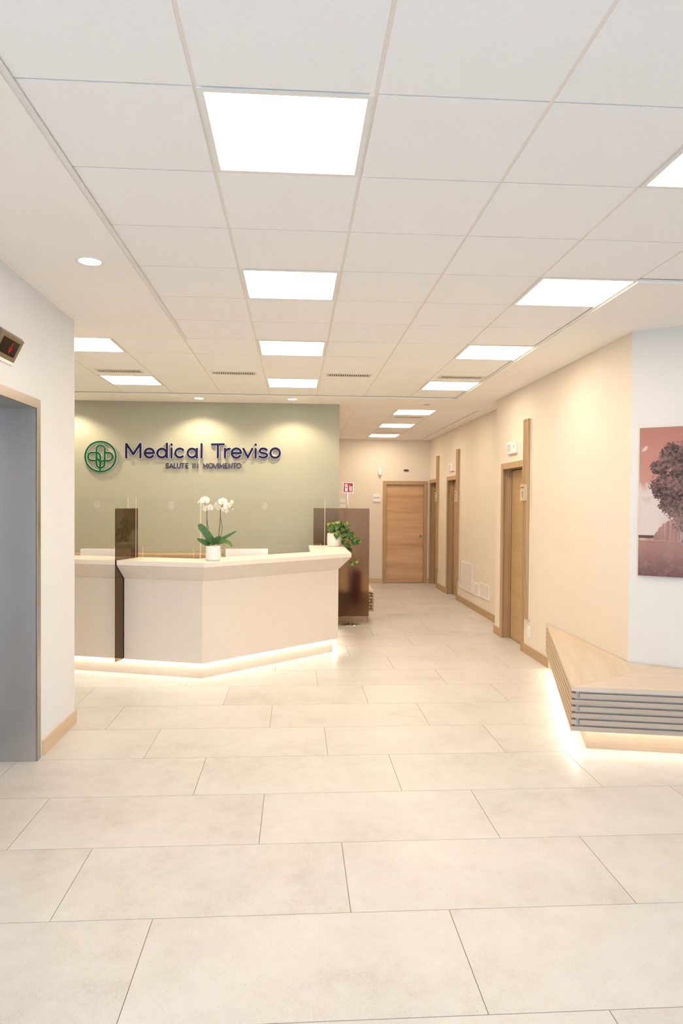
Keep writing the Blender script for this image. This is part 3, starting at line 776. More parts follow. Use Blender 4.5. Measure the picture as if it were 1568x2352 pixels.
def emblem_strokes():
    q = lambda pts: [((x - 775) / 600.0, (765 - y) / 600.0) for x, y in pts]
    A = lambda cx, cy, r, a0, a1: [(cx + r * math.cos(math.radians(a0 + (a1 - a0) * i / 14)), cy - r * math.sin(math.radians(a0 + (a1 - a0) * i / 14))) for i in range(15)]
    ring = [('loop', q([(775 + 600 * math.cos(2 * math.pi * i / 56), 765 - 600 * math.sin(2 * math.pi * i / 56)) for i in range(56)]))]
    cap = [('loop', q(A(777, 470, 162, 0, 180) + A(777, 1050, 162, 180, 360)))]
    left = [q([(600, 925), (450, 925)] + A(450, 765, 160, 270, 90)[1:] + [(620, 605)] + [tuple(v) for v in crom([(640, 606), (705, 632), (750, 690), (765, 760)], 4)] + [(765, 1345)])]
    right = [q([(940, 605), (1085, 605)] + A(1090, 765, 160, 90, -90)[1:] + [(930, 925)] + [tuple(v) for v in crom([(900, 926), (830, 950), (785, 1000), (766, 1080)], 4)])]
    leaf = [q([tuple(v) for v in crom([(616, 770), (640, 840), (690, 890), (765, 945)], 4)])]
    return ring + cap + left + right + leaf
ec = sgn(234.5, 1055.9); er = 34.4 * 0.0058
gb, gf = G(), G(); dq = 0.0
for s_ in emblem_strokes():
    kind = None; dq += 0.0006
    if isinstance(s_, tuple): kind, s_ = s_
    P = [(ec[0] + x * er, ec[1] + y * er) for x, y in s_]
    gb.ribbon(P, 0.0165, SO, SU, SW, SN, 0.012, 0.032 + dq * 0.5, kind == 'loop'); gf.ribbon(P, 0.0118, SO, SU, SW, SN, 0.033, 0.037 + dq, kind == 'loop')
eb = mk('emblem', gb, 'letter_white', sign); tag(mk('emblem_face', gf, 'green_logo', eb), 'green ring with looped cross')

# privato sign
b = empty('door_sign', (1.70, YB - 0.01, 1.715)); tag(b, 'square white sign reading privato beside the end door', 'sign')
mk('board', G().box(1.622, 1.778, YB - 0.022, YB - 0.0002, 1.715, 1.878), 'white_plastic', b, bevel=0.002)
gd = G(); hw = 0.0024; xh = 0.018
def pl_(pts, closed=False): gd.ribbon([Vector(p) for p in pts], hw, (1.700, YB - 0.022, 1.795), (1, 0, 0), (0, 0, 1), (0, -1, 0), 0, 0.001, closed)
cx = -0.056
pl_([(cx, xh), (cx, -0.009)]); pl_(circle(cx + 0.008, 0.009, 0.008, 16), True); cx += 0.024          # p
pl_([(cx, xh), (cx, 0)]); pl_([(cx, 0.010), (cx + 0.004, 0.016), (cx + 0.008, 0.017)]); cx += 0.013   # r
pl_([(cx, xh), (cx, 0)]); pl_([(cx, 0.025), (cx, 0.0251)]); cx += 0.006                              # i
pl_([(cx, xh), (cx + 0.008, 0), (cx + 0.016, xh)]); cx += 0.021                                       # v
pl_(circle(cx + 0.008, 0.009, 0.008, 16), True); pl_([(cx + 0.0165, xh), (cx + 0.0165, 0)]); cx += 0.024   # a
pl_([(cx, 0.026), (cx, 0.003), (cx + 0.006, 0)]); pl_([(cx - 0.004, xh), (cx + 0.007, xh)]); cx += 0.012   # t
pl_(circle(cx + 0.008, 0.009, 0.008, 16), True)                                                       # o
mk('lettering', gd, 'ink', b)

# ------------------------------------------------------------------ ceiling fittings
def panel(x0, y0, z, label, grp, depth=0.02):
    b = empty('ceiling_light', (x0 + 0.3, y0 + 0.3, z - 0.004)); tag(b, label, 'ceiling light', grp)
    fw = 0.026; fr = G(); e = 0.004
    for a in ((x0 + e, x0 + 0.6 - e, y0 + e, y0 + fw), (x0 + e, x0 + 0.6 - e, y0 + 0.6 - fw, y0 + 0.6 - e), (x0 + e, x0 + fw, y0 + fw, y0 + 0.6 - fw), (x0 + 0.6 - fw, x0 + 0.6 - e, y0 + fw, y0 + 0.6 - fw)):
        fr.box(*a, z - 0.004, z + 0.012)
    mk('frame', fr, 'white_metal', b)
    mk('diffuser', G().box(x0 + fw, x0 + 0.6 - fw, y0 + fw, y0 + 0.6 - fw, z + 0.0005, z + 0.010), 'panel_light', b)
names = {9: 'first', 6: 'second', 3: 'third', 0: 'fourth', -3: 'added unseen fifth'}
for (i, j) in LIGHTS:
    where = {1: 'centre column', 4: 'column by door 1', -2: 'counter end column'}[i]
    panel(GX + 0.6 * i, GY + 0.6 * j, ZG, 'square led panel, %s lit row from the green wall, %s' % (names[j], where), 'led panels in the lobby ceiling')
for j, nm in ((0, 'square led panel at the lobby end of the corridor ceiling'), (3, 'square led panel between the two corridor ceiling vents'), (6, 'square led panel of the corridor ceiling beside its end wall')):
    panel(CX0 + 0.6, CY0 + 0.6 * j, ZG - 0.008, nm, 'led panels in the corridor ceiling')
def vent(xc, yc, z, label, grp, w=0.44):
    b = empty('air_vent', (xc, yc, z - 0.006)); tag(b, label, 'air vent', grp)
    h = 0.125; t = 0.02; fr = G()
    for a in ((xc - w / 2 - t, xc + w / 2 + t, yc - h / 2 - t, yc - h / 2), (xc - w / 2 - t, xc + w / 2 + t, yc + h / 2, yc + h / 2 + t), (xc - w / 2 - t, xc - w / 2, yc - h / 2, yc + h / 2), (xc + w / 2, xc + w / 2 + t, yc - h / 2, yc + h / 2)):
        fr.box(*a, z - 0.006, z - 0.0002)
    mk('frame', fr, 'pale_metal', b)
    mk('duct', G().box(xc - w / 2, xc + w / 2, yc - h / 2, yc + h / 2, z - 0.0012, z - 0.0004), 'gap_dark', b)
    bl = G(); n = 19
    for k in range(n):
        x = xc - w / 2 + (k + 0.5) * w / n; d = 0.0042
        bl.box(x - d, x + d, yc - h / 2, yc + h / 2, z - 0.0055, z - 0.0015)
    tag(mk('louvres', bl, 'pale_metal', b), kind='stuff')
for xc, nm in ((-1.84, 'slotted ceiling vent in the led column over the counter end'), (-0.66, 'slotted ceiling vent between the centre led column and the one over the counter end'), (0.555, 'slotted ceiling vent between the centre led column and the door 1 column'), (1.765, 'slotted ceiling vent in the led column along the wall of door 1')):
    vent(xc, 7.50, ZG, nm, 'vents across the lobby ceiling')
vent(1.75, 10.95, ZG - 0.008, 'slotted vent behind the first corridor led panel', 'vents in the corridor ceiling')
vent(1.74, 13.38, ZG - 0.008, 'slotted vent before the last corridor led panel', 'vents in the corridor ceiling')
def downlight(x, y, label, power, r=0.062, spot=True, ang=100, blend=0.9):
    b = empty('downlight', (x, y, ZP - 0.006)); tag(b, label, 'downlight', 'round recessed downlights')
    gg = G(); n = 32
    pr = [(r + 0.018, -0.0002), (r + 0.014, -0.006), (r, -0.005), (r - 0.002, -0.0015)]
    vs = [(x + rr * math.cos(2 * math.pi * k / n), y + rr * math.sin(2 * math.pi * k / n), ZP + hh) for rr, hh in pr for k in range(n)]
    gg.add(vs, [(i * n + k, (i + 1) * n + k, (i + 1) * n + (k + 1) % n, i * n + (k + 1) % n) for i in range(3) for k in range(n)])
    mk('ring', gg, 'white_metal', b, smooth=True)
    mk('lens', G().lathe([(r - 0.001, -0.0025), (r - 0.001, -0.0005)], (x, y, ZP), 32), 'downlight_glow', b)
    if spot:
        l = bpy.data.lights.new('downlight_beam', 'SPOT'); l.energy = power; l.color = SPOT_COLOR; l.spot_size = math.radians(ang); l.spot_blend = blend; l.shadow_soft_size = 0.05
        lo = bpy.data.objects.new('beam', l); COL.objects.link(lo); lo.parent = b; lo.location = (0, 0, -0.005)
downlight(-1.16, 4.06, 'round recessed downlight near the elevator', 9, ang=120)
downlight(-1.255, 9.24, 'round downlight above the word Medical on the green wall', 48, ang=132, blend=0.5)
downlight(-0.05, 9.18, 'round downlight above the word Treviso on the green wall', 48, ang=132, blend=0.5)
downlight(-2.98, 9.26, 'round downlight at the emblem end of the green wall', 48, ang=132, blend=0.5)
b = empty('ceiling_detector', (1.73, 9.30, ZP - 0.03)); tag(b, 'low round white detector on the plaster ceiling', 'detector')
mk('body', G().lathe([(0.08, -0.026), (0.105, -0.018), (0.11, -0.0005)], (1.73, 9.30, ZP), 36), 'white_plastic', b, smooth=False)
mk('cap', G().lathe([(0.035, -0.032), (0.04, -0.026)], (1.73, 9.30, ZP), 24), 'grey_line', b)

# ------------------------------------------------------------------ elevator
b = empty('elevator', (XL, (EY0 + EY1) / 2, 0)); tag(b, 'brushed steel elevator portal in the white wall', 'elevator')
fwd = 0.048
fr = G()
fr.box(XL - 0.30, XL + 0.012, EY1 - 0.003, EY1 + 0.0, 0, EZ)
mk('jamb', G().box(XL - 0.30, XL - 0.001, EY1 - fwd, EY1 - 0.0005, 0.0005, EZ - fwd), 'steel', b)
mk('jamb', G().box(XL - 0.30, XL - 0.001, EY0 + 0.0005, EY0 + fwd, 0.0005, EZ - fwd), 'steel', b)
mk('head_lining', G().box(XL - 0.30, XL - 0.001, EY0 + 0.0005, EY1 - 0.0005, EZ - fwd, EZ - 0.0005), 'steel', b)
fr = G()
fr.box(XL - 0.001, XL + 0.010, EY1 - fwd, EY1 + 0.012, 0.0005, EZ + 0.012)
fr.box(XL - 0.001, XL + 0.010, EY0 - 0.012, EY0 + fwd, 0.0005, EZ + 0.012)
fr.box(XL - 0.001, XL + 0.010, EY0 + fwd, EY1 - fwd, EZ - fwd, EZ + 0.012)
mk('architrave', fr, 'steel_warm', b, bevel=0.0015)
ym = (EY0 + EY1) / 2
for a, c in ((EY0 + fwd, ym - 0.002), (ym + 0.002, EY1 - fwd)):
    mk('door_panel', G().box(XL - 0.335, XL - 0.305, a, c, 0.006, EZ - fwd), 'steel', b)
mk('sill', G().box(XL - 0.335, XL - 0.26, EY0 + fwd, EY1 - fwd, 0.0005, 0.004), 'satin_steel', b)
# arrival indicator
b = empty('arrival_indicator', (XL + 0.03, 4.09, 2.48)); tag(b, 'bronze wedge-shaped elevator indicator showing a red arrow', 'display')
def wedge(y0, y1, prof):
    gg = G(); n = len(prof)
    v = [(XL + p[0], y0, p[1]) for p in prof] + [(XL + p[0], y1, p[1]) for p in prof]
    return gg.add(v, [tuple(range(n)), tuple(range(2 * n - 1, n - 1, -1))] + [(i, i + n, (i + 1) % n + n, (i + 1) % n) for i in range(n)])
mk('housing', wedge(3.944, 4.244, [(0.0005, 2.478), (0.012, 2.480), (0.072, 2.600), (0.060, 2.618), (0.0005, 2.632)]), 'bronze', b, bevel=0.002)
mk('base_plate', wedge(3.95, 4.238, [(0.0005, 2.462), (0.008, 2.462), (0.010, 2.4795), (0.0005, 2.4775)]), 'white_plastic', b)
fd = Vector((0.060, 0, 0.120)).normalized(); fn = Vector((0.120, 0, -0.060)).normalized()
fo = Vector((XL + 0.012, 0, 2.480))
def face_rect(y0, y1, a0, a1, t0, t1): return G().slab(fo, (0, 1, 0), fd, [(y0, a0), (y1, a0), (y1, a1), (y0, a1)], t0, t1, fn)
mk('display', face_rect(3.985, 4.205, 0.024, 0.112, 0.0004, 0.0016), 'display_black', b)
ga = G()
oa = fo + Vector((0, 4.120, 0)) + fd * 0.068
ga.ribbon([(0, 0.032), (0, -0.022)], 0.005, oa, (0, 1, 0), fd, fn, 0.0016, 0.0022)
ga.ribbon([(-0.020, 0.0), (0, -0.028), (0.020, 0.0)], 0.004, oa, (0, 1, 0), fd, fn, 0.0016, 0.0022)
mk('arrow', ga, 'display_red', b)

# ------------------------------------------------------------------ reception counters
n1 = Vector((-0.291, -0.957)).normalized(); n2 = Vector((0.667, -0.745)).normalized()
A0 = Vector((-2.195, 7.152)); B0 = Vector((-0.884, 6.753)); X3 = 0.424
PD = Vector((-1.697, 6.790)); d1v = Vector((-n1.y, n1.x))     # divider foot at offset .2, direction of first face
YWE = 9.335                                                    # rear end of the side wing
def S1(o, s): 
    p = PD + n1 * (o - 0.2) + d1v * s
    return (p.x, p.y)
def V12(o):
    c1 = n1.dot(PD) + (o - 0.2); c2 = n2.dot(B0) + o; det = n1.x * n2.y - n1.y * n2.x
    return ((c1 * n2.y - c2 * n1.y) / det, (n1.x * c2 - n2.x * c1) / det)
def V23(o):
    x = X3 + o; return (x, (n2.dot(B0) + o - n2.x * x) / n2.y)
def ring_right(o, i, s0=0.0075): return [S1(o, s0), V12(o), V23(o), (X3 + o, YWE), (X3 + i, YWE), V23(i), V12(i), S1(i, s0)]
def ring_left(o, i, s1=-0.0075, s0=-1.35): return [S1(o, s0), S1(o, s1), S1(i, s1), S1(i, s0)]
def counter(ring, plinth, label, base, desk_poly):
    b = empty('reception_counter', base); tag(b, label, 'counter', 'sections of the reception counter')
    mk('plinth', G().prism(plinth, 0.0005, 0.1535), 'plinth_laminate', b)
    mk('body', G().prism(ring(0.06, -0.14), 0.1545, 0.935), 'laminate', b)
    mk('flared_edge', G().loft(ring(0.0605, -0.14), 0.936, ring(0.20, -0.14), 1.075), 'laminate', b)
    mk('worktop', G().prism(ring(0.20, -0.25), 1.0755, 1.12), 'laminate_top', b, bevel=0.0015)
    mk('led_strip', G().prism(ring(0.040, 0.018), 0.1500, 0.1540), 'led', b)
    mk('desk', G().prism(desk_poly, 0.715, 0.745), 'desk_white', b)
    return b
counter(ring_right, ring_right(0.0, -0.12, 0.0), 'angled beige reception counter section under the orchid, with a side wing', (-0.2, 7.6, 0), [S1(-0.141, 0.0075), V12(-0.141), V23(-0.141), (X3 - 0.141, 8.6), (X3 - 0.5, 8.6), V23(-0.75), V12(-0.75), S1(-0.75, 0.0075)])
counter(ring_left, ring_left(0.0, -0.12, -0.0003), 'straight beige reception counter section beyond the smoked glass divider', (-2.3, 7.1, 0), ring_left(-0.141, -0.75))
# smoked glass dividers
def plan_box(o0, o1, s0, s1): return [S1(o0, s0), S1(o0, s1), S1(o1, s1), S1(o1, s0)]
o = mk('glass_divider', G().prism(plan_box(0.205, -0.20, -0.006, 0.006), 0.1565, 1.612), 'smoked_glass'); tag(o, 'dark smoked glass divider between two counter sections', 'divider', 'smoked dividers at the reception')
o = mk('glass_divider', G().box(0.237, 0.982, 9.345, 9.357, 0.172, 1.611), 'smoked_acrylic'); tag(o, 'wide brown translucent divider behind the ivy pot', 'divider', 'smoked dividers at the reception')
# acrylic hygiene screens
def screen(p0, p1, z1, slot, emb, label):
    p0, p1 = Vector((*p0, 0)), Vector((*p1, 0)); L = (p1 - p0).length; u = (p1 - p0).normalized(); nn = Vector((u.y, -u.x, 0))
    b = empty('acrylic_screen', ((p0.x + p1.x) / 2, (p0.y + p1.y) / 2, 1.1205)); tag(b, label, 'screen', 'clear acrylic screens on the counter')
    z0 = 1.1205; H = z1 - z0
    out = [(0, 0)]
    a, c, h, r = slot
    if a > 0: out += [(a, 0)]
    out += [(max(a, 0), h - r)] if a > 0 else []
    if a > 0: out += [(a + r - r * math.cos(t * math.pi / 12), h - r + r * math.sin(t * math.pi / 12)) for t in range(1, 7)]
    else: out = [(0, h)]
    out += [(c - r + r * math.sin(t * math.pi / 12), h - r + r * math.cos(t * math.pi / 12)) for t in range(0, 7)]
    out += [(c, 0), (L, 0), (L, H), (0, H)]
    mk('sheet', G().slab((p0.x, p0.y, z0), u, (0, 0, 1), out, -0.003, 0.003, nn, 0, 1), ['acrylic', 'acrylic_edge'], b)
    if emb is not None:
        ge = G(); r_ = 0.034
        for s_ in emblem_strokes():
            kind = None
            if isinstance(s_, tuple): kind, s_ = s_
            ge.ribbon([Vector(q) * r_ for q in s_], 0.0018, Vector((p0.x, p0.y, 1.645)) + u * emb, u, (0, 0, 1), nn, 0.0032, 0.0036, kind == 'loop')
        mk('etched_emblem', ge, 'etched_film', b)
m, nt, out = new_mat('etched_film')
b1 = pbsdf(nt, (0.95, 0.92, 0.86), 0.6); tr = nt.nodes.new('ShaderNodeBsdfTransparent'); mx = nt.nodes.new('ShaderNodeMixShader'); mx.inputs[0].default_value = 0.35
nt.links.new(tr.outputs[0], mx.inputs[1]); nt.links.new(b1.outputs[0], mx.inputs[2]); nt.links.new(mx.outputs[0], out.inputs[0])
OS = -0.15
pa, pb_ = Vector(S1(OS, 0.012)), Vector(V12(OS)) 
lenB = (pb_ - pa).length - 0.004
pbB = pa + (pb_ - pa).normalized() * lenB
screen(S1(OS, -1.30), S1(OS, -0.075), 1.722, (0, 1.08, 0.105, 0.02), 0.88, 'clear acrylic screen on the counter beyond the smoked divider')
screen(tuple(pa), tuple(pbB), 1.719, (0.075, 0.62, 0.108, 0.022), 0.385, 'clear acrylic screen between the smoked divider and the orchid')
c0 = Vector(V12(OS)) + Vector((0.004, 0.004)); v23 = Vector(V23(OS)); dC = (v23 - c0).normalized()
lenC = (0.333 - c0.x) / dC.x
c1_ = c0 + dC * lenC
screen(tuple(c0), tuple(c1_), 1.718, (0.24, lenC - 0.06, 0.098, 0.022), 0.79, 'long clear acrylic screen between the orchid and the ivy')
# monitors
def monitor(c, ang, label, w=0.50):
    b = empty('monitor', (c[0], c[1], 0.7455)); tag(b, label, 'monitor', 'monitors on the reception desk')
    ca, sa = math.cos(ang), math.sin(ang); u = Vector((ca, sa, 0)); nn = Vector((sa, -ca, 0))
    zb, zt = 0.875, 1.180; z = Vector((c[0], c[1], 0))
    R = lambda a, c_, e0, e1: G().slab(z, u, (0, 0, 1), [(-a, e0), (a, e0), (a, e1), (-a, e1)], c_[0], c_[1], nn)
    mk('casing', R(w / 2, (-0.005, 0.03), zb, zt), 'white_plastic', b, bevel=0.004)
    mk('screen_glass', R(w / 2 - 0.012, (-0.007, -0.005), zb + 0.02, zt - 0.012), 'display_black', b)
    mk('neck', R(0.035, (0.03, 0.048), 0.752, 1.0), 'white_plastic', b)
    mk('foot', R(0.11, (-0.07, 0.09), 0.746, 0.756), 'white_plastic', b)
monitor((-0.522, 7.62), 0.13, 'white-backed monitor behind the counter beside the orchid', 0.45)
monitor((-1.99, 7.55), -0.10, 'white-backed monitor behind the counter section beyond the divider', 0.52)
# low cabinet against the green wall
b = empty('low_cabinet', (-2.0, 9.35, 0)); tag(b, 'low tan cabinet against the green wall behind the desk', 'cabinet')
mk('carcass', G().box(-3.4, -0.98, 9.17, 9.58, 0.0005, 0.965), 'laminate', b)
mk('top', G().box(-3.4, -0.98, 9.15, 9.58, 0.966, 1.0), 'oak_x', b)
for k in range(4):
    x0 = -3.4 + k * 0.605
    d = mk('door', G().box(x0 + 0.004, x0 + 0.601, 9.15, 9.169, 0.08, 0.955), 'laminate', b)
    mk('handle', G().box(x0 + 0.25, x0 + 0.35, 9.142, 9.149, 0.9, 0.91), 'satin_steel', d)

# ------------------------------------------------------------------ slatted benches
def offset_in(p, q, d):
    """line p->q moved d to its left"""
    t = (q - p).normalized(); nl = Vector((-t.y, t.x)) * d
    return p + nl, q + nl
def inter(p, q, r, s):
    a, c = q - p, s - r; det = a.x * c.y - a.y * c.x
    t = ((r.x - p.x) * c.y - (r.y - p.y) * c.x) / det
    return p + a * t
T = Vector((XN - 0.006, 7.125)); Fp = Vector((1.86, 4.614)); fdir = Vector((0.978, -0.209)).normalized(); Ep = Fp + fdir * 2.05
WC = Vector((XN - 0.006, AW.y - 0.002))
wl0 = AW + AN * 0.006; 
M = wl0 + AD * 0.24; WE = inter(Ep, Ep + AN, wl0, wl0 + AD)
WC = inter(Vector((XN - 0.006, 0)), Vector((XN - 0.006, 1)), wl0, wl0 + AD)
bench = empty('slatted_bench', (2.3, 5.2, 0)); tag(bench, 'pale oak slatted corner bench glowing underneath below the tree picture', 'bench')
ZB0, ZB1 = 0.152, 0.451
P3 = lambda *a: [tuple(p) for p in a]
def rot_wood(name, c1, c2, ang):
    m = wood(name, c1, c2, 0); nt = m.node_tree
    for nd in nt.nodes:
        if nd.type == 'MAPPING':
            pass
    # rotate coordinates before the grain mapping
    rt = nt.nodes.new('ShaderNodeVectorRotate'); rt.rotation_type = 'Z_AXIS'; rt.inputs['Angle'].default_value = ang
    for nd in list(nt.nodes):
        if nd.type == 'VECT_MATH':
            for l in list(nd.outputs[0].links):
                to = l.to_socket; nt.links.remove(l); nt.links.new(rt.outputs[0], to)
            nt.links.new(nd.outputs[0], rt.inputs[0])
    return m
aL = math.atan2((Fp - T).y, (Fp - T).x); aF = math.atan2(fdir.y, fdir.x)
rot_wood('bench_top_a', (0.65, 0.54, 0.425), (0.57, 0.46, 0.345), -(aL))
rot_wood('bench_top_b', (0.67, 0.565, 0.46), (0.59, 0.485, 0.38), -aF)
rot_wood('bench_slat_a', (0.61, 0.465, 0.31), (0.52, 0.38, 0.24), -aL)
rot_wood('bench_slat_b', (0.54, 0.44, 0.345), (0.43, 0.34, 0.255), -aF)
rot_wood('bench_plinth', (0.50, 0.375, 0.27), (0.43, 0.31, 0.215), -aF)
mk('top_panel', G().prism(P3(T, Fp, M, WC), 0.420, ZB1), 'bench_top_a', bench)
mk('top_panel', G().prism(P3(Fp + fdir * 0.001, Ep, WE, M + AD * 0.001), 0.420, ZB1 - 0.0006), 'bench_top_b', bench)
def inset_pts(d):
    """bench front corner chain moved inwards by d: tip, corner, end"""
    a, c = offset_in(T, Fp, d); e, f = offset_in(Fp, Ep, d)
    k = inter(a, c, e, f)
    t = inter(a, c, Vector((XN - 0.006, 0)), Vector((XN - 0.006, 1)))
    en = inter(e, f, wl0, wl0 + AD)
    return t, k, en
def chain(d):
    t, k, e = inset_pts(d); return t, k, e
t_, k_, e_ = chain(0.028)
mk('core', G().prism(P3(t_, k_, e_, WC), ZB0 + 0.012, 0.4195), 'slat_core', bench)
NS = 6; hs = 0.0305; pitch = (0.420 - ZB0 - hs) / (NS - 0.25)
zs = []
lev = 6
gap = (0.420 - ZB0 - 6 * hs) / 6.0
t0_, k0_, e0_ = T, Fp, Ep
ti, ki, ei = chain(0.027)
uL = (Fp - T).normalized(); uF = fdir
for k in range(lev):
    z0 = ZB0 + k * (hs + gap)
    mk('slat', G().prism(P3(T, Fp, ki, ti), z0, z0 + hs), 'bench_slat_a', bench)
    proud = (k % 2 == 0)
    if proud:
        mk('slat', G().prism(P3(Fp + uF * 0.0008, Ep, Ep - Vector((uF.y, -uF.x)) * 0.027, ki + uF * 0.0008), z0, z0 + hs), 'bench_slat_b', bench)
    else:
        nb = Vector((-uF.y, uF.x))
        mk('corner_block', G().prism(P3(Fp + uF * 0.0008, Fp + uF * 0.034, Fp + uF * 0.034 + nb * 0.026, ki + uF * 0.0008), z0, z0 + hs), 'bench_slat_b', bench)
        s = Fp + uF * 0.055
        mk('slat', G().prism(P3(s, Ep, Ep + nb * 0.026, s + nb * 0.026), z0, z0 + hs), 'bench_slat_b', bench)
pt, pk, pe = chain(0.115)
WCi = WC
mk('plinth', G().prism(P3(pt, pk, pe, WC), 0.0005, ZB0), 'bench_plinth', bench)
lt0, lk0, le0 = chain(0.040); lt1, lk1, le1 = chain(0.060)
mk('led_strip', G().prism(P3(lt0, lk0, le0, le1, lk1, lt1), ZB0 + 0.0065, ZB0 + 0.0115), 'led_bench', bench)

# corridor bench along the left wall
cb = empty('slatted_bench', (0.85, 10.9, 0)); tag(cb, 'oak slatted bench against the corridor wall behind the brown divider', 'bench')
bx0, bx1, by0, by1 = XG + 0.004, 1.107, 9.883, 12.4
mk('top_panel', G().box(bx0, bx1, by0, by1, 0.420, 0.451), 'pale_oak_y', cb)
mk('core', G().box(bx0, bx1 - 0.03, by0 + 0.03, by1 - 0.03, 0.16, 0.4195), 'core_brown', cb)
for k in range(6):
    z0 = 0.152 + k * (hs + gap)
    x1 = bx1 if k % 2 == 0 else bx1
    if k % 2 == 0: mk('slat', G().box(bx0, bx1 - 0.0295, by0, by0 + 0.028, z0, z0 + hs), 'oak_x', cb)
    else:
        mk('slat', G().box(bx0, bx1 - 0.045, by0, by0 + 0.028, z0, z0 + hs), 'oak_x', cb)
    mk('slat', G().box(bx1 - 0.029, bx1, by0, by1, z0, z0 + hs), 'oak_y', cb)
mk('plinth', G().box(bx0, bx1 - 0.09, by0 + 0.06, by1 - 0.06, 0.0005, 0.16), 'oak_x', cb)

# ------------------------------------------------------------------ fire extinguisher and its sign stand
b = empty('sign_stand', (0.767, 9.677, 0)); tag(b, 'chrome stand on a round base with a red fire extinguisher sign', 'sign')
sc_ = (0.767, 9.70, 0)
mk('base', G().lathe([(0.150, 0.0005), (0.150, 0.004), (0.125, 0.012), (0.06, 0.024), (0.018, 0.032)], sc_, 40), 'chrome', b, smooth=True)
mk('pole', G().tube([(0.767, 9.70, 0.03), (0.708, 9.71, 1.84)], 0.0065, 12), 'chrome', b, smooth=True)
tl = math.radians(1.4); su = Vector((math.cos(tl), 0, math.sin(-tl))); sw = Vector((math.sin(tl), 0, math.cos(tl))); so = Vector((0.722, 9.70, 1.895)); sn = Vector((0, -1, 0))
q_ = lambda a, c, d, e: [(a, d), (c, d), (c, e), (a, e)]
mk('board', G().slab(so, su, sw, q_(-0.074, 0.074, -0.074, 0.074), -0.002, 0.003, sn), 'white_plastic', b)
mk('red_field', G().slab(so, su, sw, q_(-0.062, 0.062, -0.062, 0.062), 0.003, 0.0036, sn), 'sign_red', b)
gp = G(); F_ = lambda poly: gp.slab(so, su, sw, poly, 0.0036, 0.0042, sn)
F_(q_(-0.044, -0.008, -0.052, -0.004)); F_(q_(-0.044, -0.008, 0.008, 0.024)); F_(q_(-0.044, -0.038, -0.004, 0.008)); F_(q_(-0.014, -0.008, -0.004, 0.008))
F_([(-0.040, 0.024), (-0.012, 0.024), (-0.020, 0.036), (-0.032, 0.036)]); 
gp.ribbon([Vector(v) for v in crom([(-0.050, 0.026), (-0.046, 0.040), (-0.030, 0.048), (-0.012, 0.042)], 4)], 0.004, so, su, sw, sn, 0.0036, 0.0042)
for dz in (-0.048, -0.030, -0.012, 0.006):
    gp.ribbon([Vector(v) for v in crom([(0.016, dz + 0.022), (0.026, dz + 0.008), (0.040, dz), (0.050, dz + 0.006)], 4)], 0.0042, so, su, sw, sn, 0.0036, 0.0042)
mk('pictogram', gp, 'white_plastic', b)
b = empty('fire_extinguisher', (0.83, 9.70, 0)); tag(b, 'red fire extinguisher hanging on the chrome sign stand behind the brown divider', 'extinguisher')
ecn = (0.845, 9.735, 0)
b.location = (ecn[0], ecn[1], 0.0)
z_e = 0.28
mk('cylinder', G().lathe([(0.05, z_e), (0.078, z_e + 0.012), (0.078, z_e + 0.40), (0.068, z_e + 0.45), (0.03, z_e + 0.485), (0.022, z_e + 0.50)], ecn, 32), 'red_enamel', b, smooth=True)
mk('bracket', G().box(0.752, ecn[0] + 0.0, 9.700, 9.712, z_e + 0.30, z_e + 0.33), 'black_rubber', b)
mk('valve', G().box(ecn[0] - 0.02, ecn[0] + 0.02, ecn[1] - 0.02, ecn[1] + 0.02, z_e + 0.50, z_e + 0.54), 'satin_steel', b)
mk('lever', G().box(ecn[0] - 0.02, ecn[0] + 0.10, ecn[1] - 0.012, ecn[1] + 0.012, z_e + 0.545, z_e + 0.56), 'black_rubber', b)
mk('hose', G().tube(crom([(ecn[0] - 0.02, ecn[1] - 0.01, z_e + 0.52), (ecn[0] - 0.10, ecn[1] - 0.03, z_e + 0.45), (ecn[0] - 0.105, ecn[1] - 0.04, z_e + 0.25), (ecn[0] - 0.09, ecn[1] - 0.03, z_e + 0.12)], 6), 0.012, 10), 'black_rubber', b, smooth=True)

